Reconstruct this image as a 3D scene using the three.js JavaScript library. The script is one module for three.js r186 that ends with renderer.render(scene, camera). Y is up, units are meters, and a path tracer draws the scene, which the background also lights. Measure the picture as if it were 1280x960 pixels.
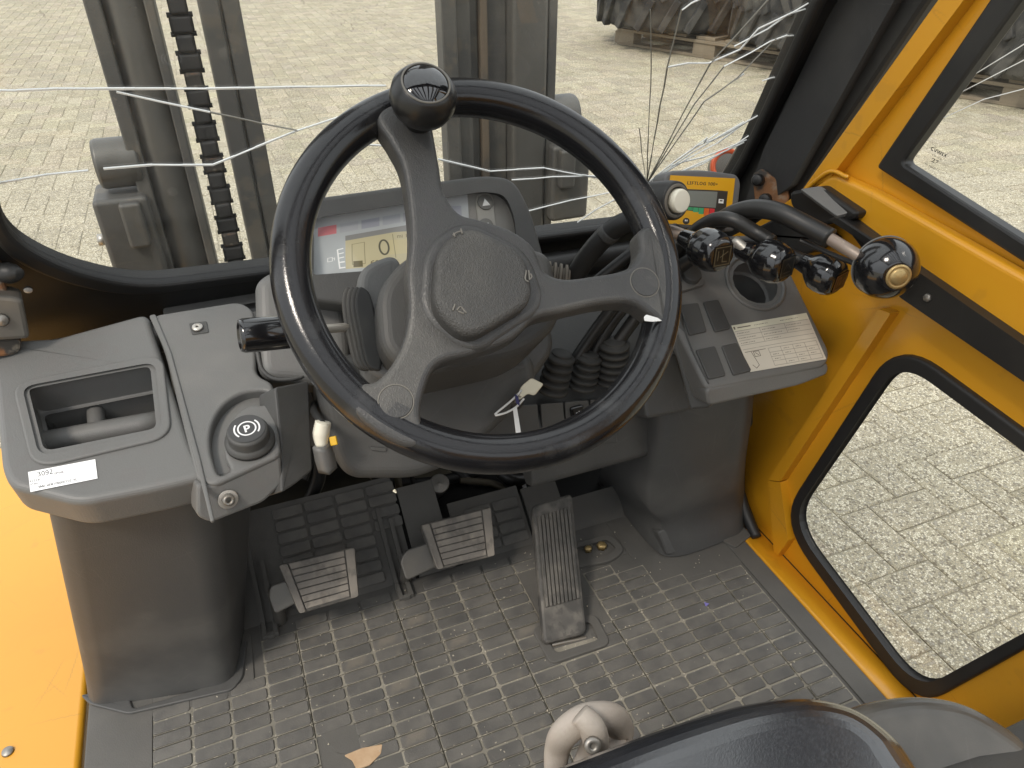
import * as THREE from 'three';
import { mergeGeometries } from 'three/addons/utils/BufferGeometryUtils.js';
import { RoundedBoxGeometry } from 'three/addons/geometries/RoundedBoxGeometry.js';

// ---------------------------------------------------------------- camera, sky, sun, exposure
const V3 = THREE.Vector3;
const EYE = 1.45, PITCH = 34 * Math.PI / 180, YAW = 21.8 * Math.PI / 180, FOC = 924;
const scene = new THREE.Scene();
const camera = new THREE.PerspectiveCamera(2 * Math.atan(480 / FOC) * 180 / Math.PI, 4 / 3, 0.02, 400);
const CAM = new V3(0, EYE, 0);
const FWD = new V3(Math.sin(YAW) * Math.cos(PITCH), -Math.sin(PITCH), -Math.cos(YAW) * Math.cos(PITCH));
const RGT = new V3(Math.cos(YAW), 0, Math.sin(YAW));
const UPV = new V3().crossVectors(RGT, FWD);
camera.position.copy(CAM); camera.up.set(0, 1, 0); camera.lookAt(CAM.clone().add(FWD));
{
  const w = 128, h = 64, d = new Float32Array(w * h * 4);
  for (let j = 0; j < h; j++) for (let i = 0; i < w; i++) {
    const el = (j + 0.5) / h * Math.PI - Math.PI / 2, s = Math.max(0, Math.sin(el));
    const cl = 1 + 0.07 * Math.sin(i / w * 12.566 + 2 * s) * Math.cos(el) + 0.05 * Math.sin(i / w * 31.416 + 5 * s) * Math.cos(el);
    const L = (0.86 + 0.4 * s) * cl, k = (j * w + i) * 4;
    d[k] = L * 0.97; d[k + 1] = L; d[k + 2] = L * 1.03; d[k + 3] = 1;
  }
  const t = new THREE.DataTexture(d, w, h, THREE.RGBAFormat, THREE.FloatType);
  t.mapping = THREE.EquirectangularReflectionMapping; t.magFilter = t.minFilter = THREE.LinearFilter; t.needsUpdate = true;
  scene.background = t; scene.environment = t; scene.backgroundIntensity = 1; scene.environmentIntensity = 1;
}
const sun = new THREE.DirectionalLight(0xfff4e6, 1.5);
sun.position.set(-6, 9, 3.5); sun.castShadow = true; sun.shadow.radius = 22;
Object.assign(sun.shadow.camera, { left: -10, right: 10, top: 10, bottom: -10, near: 0.1, far: 60 }); sun.shadow.mapSize.set(2048, 2048);
scene.add(sun); scene.add(sun.target);
const renderer = new THREE.WebGLRenderer({ antialias: true });
renderer.setSize(1024, 768); renderer.toneMapping = THREE.LinearToneMapping; renderer.toneMappingExposure = 1.46;
renderer.shadowMap.enabled = true;

// ---------------------------------------------------------------- helpers
let seed = 7;
const rnd = () => { seed = (seed * 1664525 + 1013904223) % 4294967296; return seed / 4294967296; };
const rr = (a, b) => a + (b - a) * rnd();
const R = (x, y, z) => new V3(x, EYE + y, z);                     // y counted from the eye
const ray = (x, y) => FWD.clone().addScaledVector(RGT, (x - 640) / FOC).addScaledVector(UPV, -(y - 480) / FOC);
const onY = (x, y, h) => { const d = ray(x, y); return CAM.clone().addScaledVector(d, h / d.y); };
const onX = (x, y, h) => { const d = ray(x, y); return CAM.clone().addScaledVector(d, h / d.x); };
const onZ = (x, y, h) => { const d = ray(x, y); return CAM.clone().addScaledVector(d, h / d.z); };
const toPx = p => { const q = p.clone().sub(CAM), z = q.dot(FWD); return [640 + FOC * q.dot(RGT) / z, 480 - FOC * q.dot(UPV) / z, z]; };
function plane(o, n, uh = new V3(1, 0, 0)) { n = n.clone().normalize(); const u = uh.clone().addScaledVector(n, -uh.dot(n)).normalize(); return { o: o.clone(), n, u, v: new V3().crossVectors(n, u) }; }
const tilt = (o, deg, side = 0) => { const a = deg * Math.PI / 180, b = side * Math.PI / 180; return plane(o, new V3(-Math.sin(b), Math.cos(a) * Math.cos(b), Math.sin(a) * Math.cos(b))); };
const onP = (x, y, P, off = 0) => { const d = ray(x, y), o = P.o.clone().addScaledVector(P.n, off); return CAM.clone().addScaledVector(d, o.sub(CAM).dot(P.n) / d.dot(P.n)); };
const uv2 = (P, w) => { const q = w.clone().sub(P.o); return [q.dot(P.u), q.dot(P.v)]; };
const p2 = (P, x, y, off = 0) => uv2(P, onP(x, y, P, off));
const at = (P, a, b, c = 0) => P.o.clone().addScaledVector(P.u, a).addScaledVector(P.v, b).addScaledVector(P.n, c);
const mat4 = P => new THREE.Matrix4().makeBasis(P.u, P.v, P.n).setPosition(P.o);
function roundPoly(pts, r, Cls = THREE.Shape) {
  const s = new Cls(), n = pts.length;
  for (let i = 0; i < n; i++) {
    const a = pts[(i + n - 1) % n], b = pts[i], c = pts[(i + 1) % n], rad = Array.isArray(r) ? r[i] : (b[2] ?? r);
    const la = Math.hypot(a[0] - b[0], a[1] - b[1]), lc = Math.hypot(c[0] - b[0], c[1] - b[1]);
    const k = Math.min(rad, la * 0.48, lc * 0.48);
    const p = [b[0] + (a[0] - b[0]) / la * k, b[1] + (a[1] - b[1]) / la * k], q = [b[0] + (c[0] - b[0]) / lc * k, b[1] + (c[1] - b[1]) / lc * k];
    if (i) s.lineTo(p[0], p[1]); else s.moveTo(p[0], p[1]);
    if (k > 1e-5) s.quadraticCurveTo(b[0], b[1], q[0], q[1]);
  }
  s.closePath(); return s;
}
function splinePoly(pts, Cls = THREE.Shape, n = 90) {
  const c = new THREE.CatmullRomCurve3(pts.map(p => new V3(p[0], p[1], 0)), true, 'centripetal');
  const s = new Cls(); c.getPoints(n).slice(0, n).forEach((p, i) => i ? s.lineTo(p.x, p.y) : s.moveTo(p.x, p.y)); return s;
}
function boxUV(g) {
  if (g.index) g = g.toNonIndexed();
  const p = g.attributes.position, n = g.attributes.normal, uv = new Float32Array(p.count * 2);
  for (let i = 0; i < p.count; i += 3) {
    let ax = 0, ay = 0, az = 0; for (let k = 0; k < 3; k++) { ax += Math.abs(n.getX(i + k)); ay += Math.abs(n.getY(i + k)); az += Math.abs(n.getZ(i + k)); }
    for (let k = i; k < i + 3; k++) {
      if (ay >= ax && ay >= az) { uv[2 * k] = p.getX(k); uv[2 * k + 1] = p.getZ(k); }
      else if (ax >= az) { uv[2 * k] = p.getZ(k); uv[2 * k + 1] = p.getY(k); }
      else { uv[2 * k] = p.getX(k); uv[2 * k + 1] = p.getY(k); }
    }
  }
  g.setAttribute('uv', new THREE.BufferAttribute(uv, 2)); return g;
}
function ext(P, shape, t, bev = 0.0015, off = 0, seg = 2) {       // front face on the plane, body behind it
  const g = new THREE.ExtrudeGeometry(shape, { depth: Math.max(1e-4, t - 2 * bev), bevelEnabled: bev > 0, bevelThickness: bev, bevelSize: bev, bevelOffset: -bev, bevelSegments: seg, curveSegments: 8 });
  g.translate(0, 0, -(t - bev) + off); g.applyMatrix4(mat4(P)); return boxUV(g);
}
const pxs = (P, list, off = 0) => list.map(q => { const c = p2(P, q[0], q[1], off); if (q.length > 2) c.push(q[2]); return c; });
function slab(P, list, t, { r = 0.004, bev = 0.0015, off = 0, holes = [], seg = 2 } = {}) {
  const s = roundPoly(pxs(P, list, off).map(q => [q[0], q[1], Math.max(q[2] ?? r, bev * 1.7)]), r); for (const h of holes) s.holes.push(h); return ext(P, s, t, bev, off, seg);
}
function sweep(pts, radii, rs = 14, n = 40, flat = 1) {           // round bar of changing thickness with closed ends
  const c = pts.length === 2 ? new THREE.LineCurve3(pts[0], pts[1]) : new THREE.CatmullRomCurve3(pts, false, 'centripetal');
  const fr = c.computeFrenetFrames(n, false), pos = [], idx = [];
  const rad = t => { if (!Array.isArray(radii)) return radii; if (!Array.isArray(radii[0])) { const k = t * (radii.length - 1), i = Math.min(radii.length - 2, Math.floor(k)); return radii[i] + (radii[i + 1] - radii[i]) * (k - i); } let i = 0; while (i < radii.length - 2 && t > radii[i + 1][0]) i++; const [a, ra] = radii[i], [b, rb] = radii[i + 1]; return ra + (rb - ra) * Math.min(1, Math.max(0, (t - a) / (b - a))); };
  for (let i = 0; i <= n; i++) {
    const t = i / n, p = c.getPointAt(t), r = rad(t);
    for (let k = 0; k < rs; k++) { const a = k / rs * 2 * Math.PI; const q = p.clone().addScaledVector(fr.normals[i], Math.cos(a) * r).addScaledVector(fr.binormals[i], Math.sin(a) * r * flat); pos.push(q.x, q.y, q.z); }
  }
  for (let i = 0; i < n; i++) for (let k = 0; k < rs; k++) { const a = i * rs + k, b = i * rs + (k + 1) % rs, d = a + rs, e = b + rs; idx.push(a, b, d, b, e, d); }
  for (const [i, f] of [[0, 1], [n, 0]]) {
    const p = c.getPointAt(i / n), m = pos.length / 3; pos.push(p.x, p.y, p.z);
    for (let k = 0; k < rs; k++) { const a = i * rs + k, b = i * rs + (k + 1) % rs; f ? idx.push(m, b, a) : idx.push(m, a, b); }
  }
  const g = new THREE.BufferGeometry(); g.setAttribute('position', new THREE.Float32BufferAttribute(pos, 3)); g.setIndex(idx); g.computeVertexNormals();
  return boxUV(g);
}
const qTo = d => new THREE.Quaternion().setFromUnitVectors(new V3(0, 1, 0), d.clone().normalize());
function lathe(prof, o, axis, n = 32) {                           // [[radius, height] ...] about axis through o
  const g = new THREE.LatheGeometry(prof.map(p => new THREE.Vector2(Math.max(p[0], 1e-5), p[1])), n);
  g.applyQuaternion(qTo(axis)); g.translate(o.x, o.y, o.z); return boxUV(g);
}
function box(cx, cy, cz, sx, sy, sz, r = 0.002, P) {
  const g = r > 0 ? new RoundedBoxGeometry(sx, sy, sz, 2, Math.min(r, sx / 2.1, sy / 2.1, sz / 2.1)) : new THREE.BoxGeometry(sx, sy, sz);
  g.translate(cx, cy, cz); if (P) g.applyMatrix4(mat4(P)); return boxUV(g);
}
const merge = l => mergeGeometries(l.map(g => { g = g.index ? g.toNonIndexed() : g; for (const k of Object.keys(g.attributes)) if (!['position', 'normal', 'uv'].includes(k)) g.deleteAttribute(k); return g; }));
function quad(P, list, tex_, off = 0.0006, div = 1) {             // flat print with its own uv: TL, TR, BR, BL
  const c = list.map(q => onP(q[0], q[1], P, off)), pos = [], uv = [], idx = [];
  for (let j = 0; j <= div; j++) for (let i = 0; i <= div; i++) {
    const s = i / div, t = j / div, p = c[0].clone().multiplyScalar((1 - s) * (1 - t)).addScaledVector(c[1], s * (1 - t)).addScaledVector(c[2], s * t).addScaledVector(c[3], (1 - s) * t);
    pos.push(p.x, p.y, p.z); uv.push(s, 1 - t);
  }
  for (let j = 0; j < div; j++) for (let i = 0; i < div; i++) { const a = j * (div + 1) + i, b = a + 1, d = a + div + 1, e = d + 1; idx.push(a, d, b, b, d, e); }
  const g = new THREE.BufferGeometry(); g.setAttribute('position', new THREE.Float32BufferAttribute(pos, 3)); g.setAttribute('uv', new THREE.Float32BufferAttribute(uv, 2)); g.setIndex(idx); g.computeVertexNormals(); return g;
}
function profileX(prof, x0, x1, bev = 0.004) {                    // [[z, y] ...] swept along x
  const s = roundPoly(prof.map(q => [-q[0], q[1], q[2] ?? 0.004]), 0.004);
  const g = new THREE.ExtrudeGeometry(s, { depth: x1 - x0 - 2 * bev, bevelEnabled: true, bevelThickness: bev, bevelSize: bev, bevelOffset: -bev, bevelSegments: 2, curveSegments: 5 });
  g.translate(0, EYE, bev); g.applyMatrix4(new THREE.Matrix4().makeBasis(new V3(0, 0, -1), new V3(0, 1, 0), new V3(1, 0, 0)).setPosition(x0, 0, 0)); return boxUV(g);
}
// objects
const used = {};
const numbered = n => { if (!(n in used)) { used[n] = 0; return n; } used[n]++; return n + '_' + String(used[n]).padStart(3, '0'); };
function part(parent, name, g, m, label) {
  const o = new THREE.Mesh(g, m); o.name = name; o.castShadow = o.receiveShadow = true; if (label) o.userData.label = label; parent.add(o); return o;
}
function thing(name, label, category, group) {
  const o = new THREE.Group(); o.name = numbered(name); o.userData = { label, category }; if (group) o.userData.group = group; scene.add(o); return o;
}
function setting(name) { const o = new THREE.Group(); o.name = name; o.userData = { kind: 'structure' }; scene.add(o); return o; }
function base(o) {                                                // move the group's origin to the thing's base
  o.updateMatrixWorld(true); const b = new THREE.Box3().setFromObject(o), c = new V3((b.min.x + b.max.x) / 2, b.min.y, (b.min.z + b.max.z) / 2);
  o.position.copy(c); for (const k of o.children) k.position.sub(c); return o;
}

// ---------------------------------------------------------------- textures
function lattice(n, s) { let q = s; const a = new Float32Array(n * n); for (let i = 0; i < n * n; i++) { q = (q * 1664525 + 1013904223) % 4294967296; a[i] = q / 4294967296; } return a; }
function noiseT(n, s) { const L = lattice(n, s); return (u, v) => { u = (u - Math.floor(u)) * n; v = (v - Math.floor(v)) * n; const i = Math.floor(u) % n, j = Math.floor(v) % n, fu = u - Math.floor(u), fv = v - Math.floor(v), a = fu * fu * (3 - 2 * fu), b = fv * fv * (3 - 2 * fv), i1 = (i + 1) % n, j1 = (j + 1) % n; return (L[j * n + i] * (1 - a) + L[j * n + i1] * a) * (1 - b) + (L[j1 * n + i] * (1 - a) + L[j1 * n + i1] * a) * b; }; }
function fbmT(n, s, oct = 5) { const f = []; for (let k = 0; k < oct; k++) f.push(noiseT(n << k, s + k * 77)); return (u, v) => { let a = 0, w = 0.5, t = 0; for (const q of f) { a += q(u, v) * w; t += w; w *= 0.55; } return a / t; }; }
const srgb = x => Math.round(255 * (x <= 0.0031308 ? 12.92 * x : 1.055 * Math.pow(Math.min(1, Math.max(0, x)), 1 / 2.4) - 0.055));
function tex(n, metres, fn, colour = true) {                      // fn gives linear rgb or a grey value
  const d = new Uint8Array(n * n * 4);
  for (let j = 0; j < n; j++) for (let i = 0; i < n; i++) {
    const c = fn((i + 0.5) / n, (j + 0.5) / n), k = (j * n + i) * 4;
    if (colour) { d[k] = srgb(c[0]); d[k + 1] = srgb(c[1]); d[k + 2] = srgb(c[2]); } else d[k] = d[k + 1] = d[k + 2] = Math.max(0, Math.min(255, c * 255));
    d[k + 3] = 255;
  }
  const t = new THREE.DataTexture(d, n, n); t.wrapS = t.wrapT = THREE.RepeatWrapping; t.magFilter = THREE.LinearFilter; t.minFilter = THREE.LinearMipmapLinearFilter; t.generateMipmaps = true;
  t.repeat.set(1 / metres, 1 / metres); if (colour) t.colorSpace = THREE.SRGBColorSpace; t.needsUpdate = true; return t;
}
function canvasTex(w, h, draw) { const c = document.createElement('canvas'); c.width = w; c.height = h; const g = c.getContext('2d'); draw(g, w, h); const t = new THREE.CanvasTexture(c); t.colorSpace = THREE.SRGBColorSpace; return t; }
const mix = (a, b, t) => a.map((x, i) => x + (b[i] - x) * Math.max(0, Math.min(1, t)));
const step = (a, b, x) => { x = Math.max(0, Math.min(1, (x - a) / (b - a))); return x * x * (3 - 2 * x); };
const grainN = noiseT(128, 11), grainN2 = noiseT(64, 13), F4 = fbmT(4, 21), F6 = fbmT(6, 22), F8 = fbmT(8, 5), F3 = fbmT(3, 91), F16 = fbmT(16, 55, 4);
const grain = tex(256, 0.07, (u, v) => 0.5 * grainN(u, v) + 0.5 * grainN2(u, v), false);
const leather = tex(512, 0.06, (u, v) => { const a = noiseT64(u, v), b = noiseT32(u, v); return 1 - Math.pow(Math.abs(a - 0.5) * 2, 0.7) * 0.7 - 0.3 * b; }, false);
function noiseT64(u, v) { return (noiseT64.f ??= noiseT(64, 31))(u, v); }
function noiseT32(u, v) { return (noiseT32.f ??= noiseT(32, 37))(u, v); }
function scratchMap(n, count, s, len) { let q = s; const r = () => { q = (q * 1664525 + 1013904223) % 4294967296; return q / 4294967296; }; const a = new Float32Array(n * n); for (let k = 0; k < count; k++) { let x = r() * n, y = r() * n; const t = r() * 6.28, L = len * (0.3 + r()), w = 0.3 + 0.7 * r(); for (let i = 0; i < L; i++) { x += Math.cos(t + i * 0.002); y += Math.sin(t + i * 0.002); const xi = ((x | 0) % n + n) % n, yi = ((y | 0) % n + n) % n; a[yi * n + xi] = Math.max(a[yi * n + xi], w * Math.sin(Math.PI * i / L)); } } return (u, v) => a[Math.floor(v * n) * n + Math.floor(u * n)]; }
const scr = scratchMap(512, 90, 5, 60), scr2 = scratchMap(512, 260, 9, 40);
// plain plastic with a fine grain, dust blotches and a few scuffs
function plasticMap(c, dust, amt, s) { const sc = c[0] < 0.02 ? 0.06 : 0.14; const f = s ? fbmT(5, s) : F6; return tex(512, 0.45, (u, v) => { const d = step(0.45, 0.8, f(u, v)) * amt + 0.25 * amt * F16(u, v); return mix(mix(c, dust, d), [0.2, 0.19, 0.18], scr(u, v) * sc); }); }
const std = (o) => new THREE.MeshStandardMaterial(o), phy = (o) => new THREE.MeshPhysicalMaterial(o);
const rgb = (r, g, b) => new THREE.Color().setRGB(r, g, b);
const M = {};
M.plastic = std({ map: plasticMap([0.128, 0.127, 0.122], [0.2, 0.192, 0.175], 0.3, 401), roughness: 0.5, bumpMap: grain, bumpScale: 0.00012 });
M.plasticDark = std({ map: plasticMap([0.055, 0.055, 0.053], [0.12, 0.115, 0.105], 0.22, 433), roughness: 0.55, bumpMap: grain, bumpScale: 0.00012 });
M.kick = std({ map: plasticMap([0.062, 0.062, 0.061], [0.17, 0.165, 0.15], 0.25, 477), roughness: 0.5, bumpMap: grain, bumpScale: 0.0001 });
M.black = std({ map: plasticMap([0.012, 0.012, 0.012], [0.06, 0.057, 0.05], 0.2, 511), roughness: 0.42 });
M.blackFlat = std({ map: plasticMap([0.028, 0.028, 0.0285], [0.09, 0.086, 0.078], 0.25, 533), roughness: 0.65, bumpMap: grain, bumpScale: 0.0001 });
M.rubber = std({ map: plasticMap([0.014, 0.014, 0.014], [0.07, 0.066, 0.058], 0.15, 555), roughness: 0.5 });
M.boot = std({ map: plasticMap([0.028, 0.028, 0.027], [0.13, 0.12, 0.1], 0.4, 566), roughness: 0.7 });
M.bootDusty = std({ map: plasticMap([0.12, 0.108, 0.09], [0.24, 0.21, 0.17], 0.6, 577), roughness: 0.85 });
M.gloss = phy({ color: rgb(0.009, 0.009, 0.01), roughness: 0.16, clearcoat: 0.6, clearcoatRoughness: 0.06 });
M.rim = phy({ map: tex(512, 0.3, (u, v) => { const w = step(0.55, 0.8, F8(u, v)); return mix(mix([0.011, 0.011, 0.012], [0.03, 0.03, 0.031], w), [0.1, 0.097, 0.092], step(0.62, 0.85, F16(u, v)) * 0.12 + scr2(u, v) * 0.04); }), roughness: 0.21, roughnessMap: tex(256, 0.3, (u, v) => 0.75 + 0.5 * (F8(u, v) - 0.4), false), bumpMap: leather, bumpScale: 0.00004 });
M.hub = std({ map: plasticMap([0.04, 0.04, 0.04], [0.14, 0.132, 0.115], 0.4, 601), roughness: 0.42, bumpMap: leather, bumpScale: 0.00025 });
M.pad = std({ map: plasticMap([0.045, 0.044, 0.042], [0.13, 0.125, 0.11], 0.4, 611), roughness: 0.55, bumpMap: leather, bumpScale: 0.0007 });
M.yellow = phy({ map: tex(512, 0.7, (u, v) => mix(mix([0.66, 0.31, 0.012], [0.62, 0.287, 0.012], F4(u, v)), [0.3, 0.15, 0.03], scr(u, v) * 0.4 + step(0.72, 0.78, F16(u, v)) * 0.14)), roughness: 0.4, clearcoat: 0.5, clearcoatRoughness: 0.16, bumpMap: tex(256, 0.05, (u, v) => F8(u, v), false), bumpScale: 0.00006 });
M.steel = std({ map: plasticMap([0.3, 0.29, 0.27], [0.22, 0.18, 0.13], 0.6, 621), roughness: 0.45, metalness: 0.7 });
M.galv = std({ map: plasticMap([0.5, 0.48, 0.44], [0.3, 0.27, 0.22], 0.4, 622), roughness: 0.4, metalness: 0.6 });
M.rust = std({ map: tex(256, 0.12, (u, v) => { const a = F6(u, v), b = F16(u, v); return mix(mix([0.05, 0.045, 0.04], [0.22, 0.1, 0.04], step(0.42, 0.62, a)), [0.3, 0.26, 0.2], step(0.55, 0.8, b) * 0.5); }), roughness: 0.75, metalness: 0.1 });
M.mast = std({ map: tex(512, 0.6, (u, v) => mix(mix([0.085, 0.083, 0.078], [0.13, 0.123, 0.108], step(0.4, 0.75, F6(u, v))), [0.18, 0.15, 0.11], step(0.62, 0.78, F16(u, v)) * 0.4 + scr(u, v) * 0.5)), roughness: 0.55, metalness: 0.1 });
M.mastBright = std({ map: tex(512, 0.5, (u, v) => mix([0.15, 0.146, 0.135], [0.11, 0.105, 0.094], F6(u * 3, v))), roughness: 0.4, metalness: 0.3 });
M.bareSteel = std({ map: plasticMap([0.3, 0.245, 0.205], [0.16, 0.11, 0.075], 0.6, 623), roughness: 0.4, metalness: 0.35 });
M.cream = std({ color: rgb(0.7, 0.67, 0.56), roughness: 0.4 });
M.white = std({ color: rgb(0.78, 0.78, 0.76), roughness: 0.5 });
M.brass = std({ color: rgb(0.45, 0.33, 0.15), roughness: 0.4, metalness: 0.7 });
M.glass = phy({ color: rgb(0.87, 0.885, 0.875), roughness: 0, transmission: 1, thickness: 0, ior: 1.5 });
M.crack = std({ color: rgb(0.86, 0.88, 0.86), roughness: 0.25 });
M.crackThin = std({ color: rgb(0.22, 0.21, 0.18), roughness: 0.3 });
M.wood = std({ map: tex(256, 0.9, (u, v) => mix([0.16, 0.125, 0.085], [0.3, 0.25, 0.18], 0.6 * F8(u * 0.5, v * 4) + 0.4 * F3(u, v))), roughness: 0.85 });
M.tyre = std({ map: tex(256, 0.8, (u, v) => mix([0.022, 0.022, 0.022], [0.09, 0.085, 0.075], step(0.4, 0.75, F6(u, v)) * 0.7)), roughness: 0.85 });
M.matBase = std({ map: tex(1024, 0.5, (u, v) => { const d = 0.5 * F8(u, v) + 0.5 * F16(u, v); return mix(mix([0.2, 0.187, 0.155], [0.31, 0.287, 0.235], step(0.4, 0.72, d)), [0.55, 0.5, 0.4], step(0.83, 0.9, grainN(u * 2, v * 2)) * 0.6); }), roughness: 0.9, bumpMap: grain, bumpScale: 0.0004 });
M.matPlain = std({ map: tex(512, 0.4, (u, v) => mix([0.078, 0.075, 0.07], [0.125, 0.119, 0.107], 0.6 * F8(u, v) + 0.4 * F16(u, v))), roughness: 0.75, bumpMap: grain, bumpScale: 0.0002 });
M.matPad = [0, 1, 2, 3].map(k => { const f = fbmT(5, 700 + k * 31), g = fbmT(14, 900 + k * 17, 4); return std({ map: tex(512, 0.33, (u, v) => { let c = mix([0.09, 0.087, 0.081], [0.138, 0.131, 0.118], step(0.3, 0.75, 0.5 * f(u, v) + 0.5 * g(u, v))); c = mix(c, [0.06, 0.06, 0.06], step(0.6, 0.78, g(v, u)) * 0.3); c = mix(c, [0.26, 0.225, 0.175], step(0.66, 0.82, f(v, u)) * 0.4 + scr2(u, v) * 0.2); return c; }), roughness: 0.66, bumpMap: grain, bumpScale: 0.0003 }); });
M.pedal = std({ map: tex(512, 0.2, (u, v) => { let c = mix([0.135, 0.125, 0.113], [0.22, 0.198, 0.17], step(0.35, 0.7, F8(u, v))); return mix(c, [0.06, 0.056, 0.05], step(0.52, 0.68, F16(u, v)) * 0.45); }), roughness: 0.75, bumpMap: grain, bumpScale: 0.0002 });
M.treadle = std({ map: tex(512, 0.2, (u, v) => { let c = mix([0.075, 0.071, 0.065], [0.15, 0.138, 0.12], step(0.35, 0.75, F8(u, v))); return mix(c, [0.035, 0.034, 0.032], step(0.48, 0.64, F16(u, v)) * 0.55); }), roughness: 0.65, bumpMap: grain, bumpScale: 0.0002 });
M.dust = std({ color: rgb(0.5, 0.48, 0.43), roughness: 1, transparent: true, opacity: 1, alphaMap: tex(1024, 0.6, (u, v) => { const a = F8(u, v), b = F16(u, v), sp = step(0.86, 0.97, grainN(u * 3, v * 3)) * step(0.45, 0.65, a); return 0.035 + 0.09 * step(0.35, 0.8, 0.5 * a + 0.5 * b) + 0.3 * sp; }, false) });
M.seat = phy({ ior: 1.75, clearcoat: 0.8, clearcoatRoughness: 0.16, map: tex(256, 0.3, (u, v) => mix([0.011, 0.012, 0.015], [0.024, 0.025, 0.029], F8(u, v))), roughness: 0.24, bumpMap: leather, bumpScale: 0.00007 });
// ---------------------------------------------------------------- ground with herringbone pavers
const paverTex = (s, tint) => {
  const cells = 70, q = lattice(cells * 3, s), f = fbmT(4, s + 3);
  return tex(512, 0.4, (u, v) => {
    const x = u * cells, y = v * cells, i0 = Math.floor(x), j0 = Math.floor(y); let d1 = 9, d2 = 9, id = 0;
    for (let j = j0 - 1; j <= j0 + 1; j++) for (let i = i0 - 1; i <= i0 + 1; i++) {
      const ii = (i + cells) % cells, jj = (j + cells) % cells, k = jj * cells * 3 + ii * 3, dx = i + q[k] - x, dy = j + q[k + 1] - y, d = dx * dx + dy * dy;
      if (d < d1) { d2 = d1; d1 = d; id = q[k + 2]; } else if (d < d2) d2 = d;
    }
    const e = Math.sqrt(d2) - Math.sqrt(d1), stone = step(0.06, 0.3, e);
    const c = id < 0.12 ? [0.2, 0.175, 0.14] : id < 0.24 ? [0.36, 0.34, 0.3] : id < 0.72 ? [0.46, 0.42, 0.325] : [0.72, 0.68, 0.57];
    return mix([0.25, 0.228, 0.175], c, stone).map((x, k) => x * tint[k] * (0.86 + 0.28 * f(u, v)));
  });
};
const ptex = [paverTex(31, [1.0, 0.97, 0.9]), paverTex(57, [0.96, 0.93, 0.87]), paverTex(83, [1.02, 0.99, 0.92])];
M.paver = ptex.map(t => std({ map: t, roughness: 0.9, bumpMap: grain, bumpScale: 0.0008 }));
M.joint = std({ map: tex(512, 1.5, (u, v) => mix([0.41, 0.375, 0.29], [0.31, 0.28, 0.21], F16(u, v))), roughness: 1 });
const ground = setting('ground');
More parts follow.
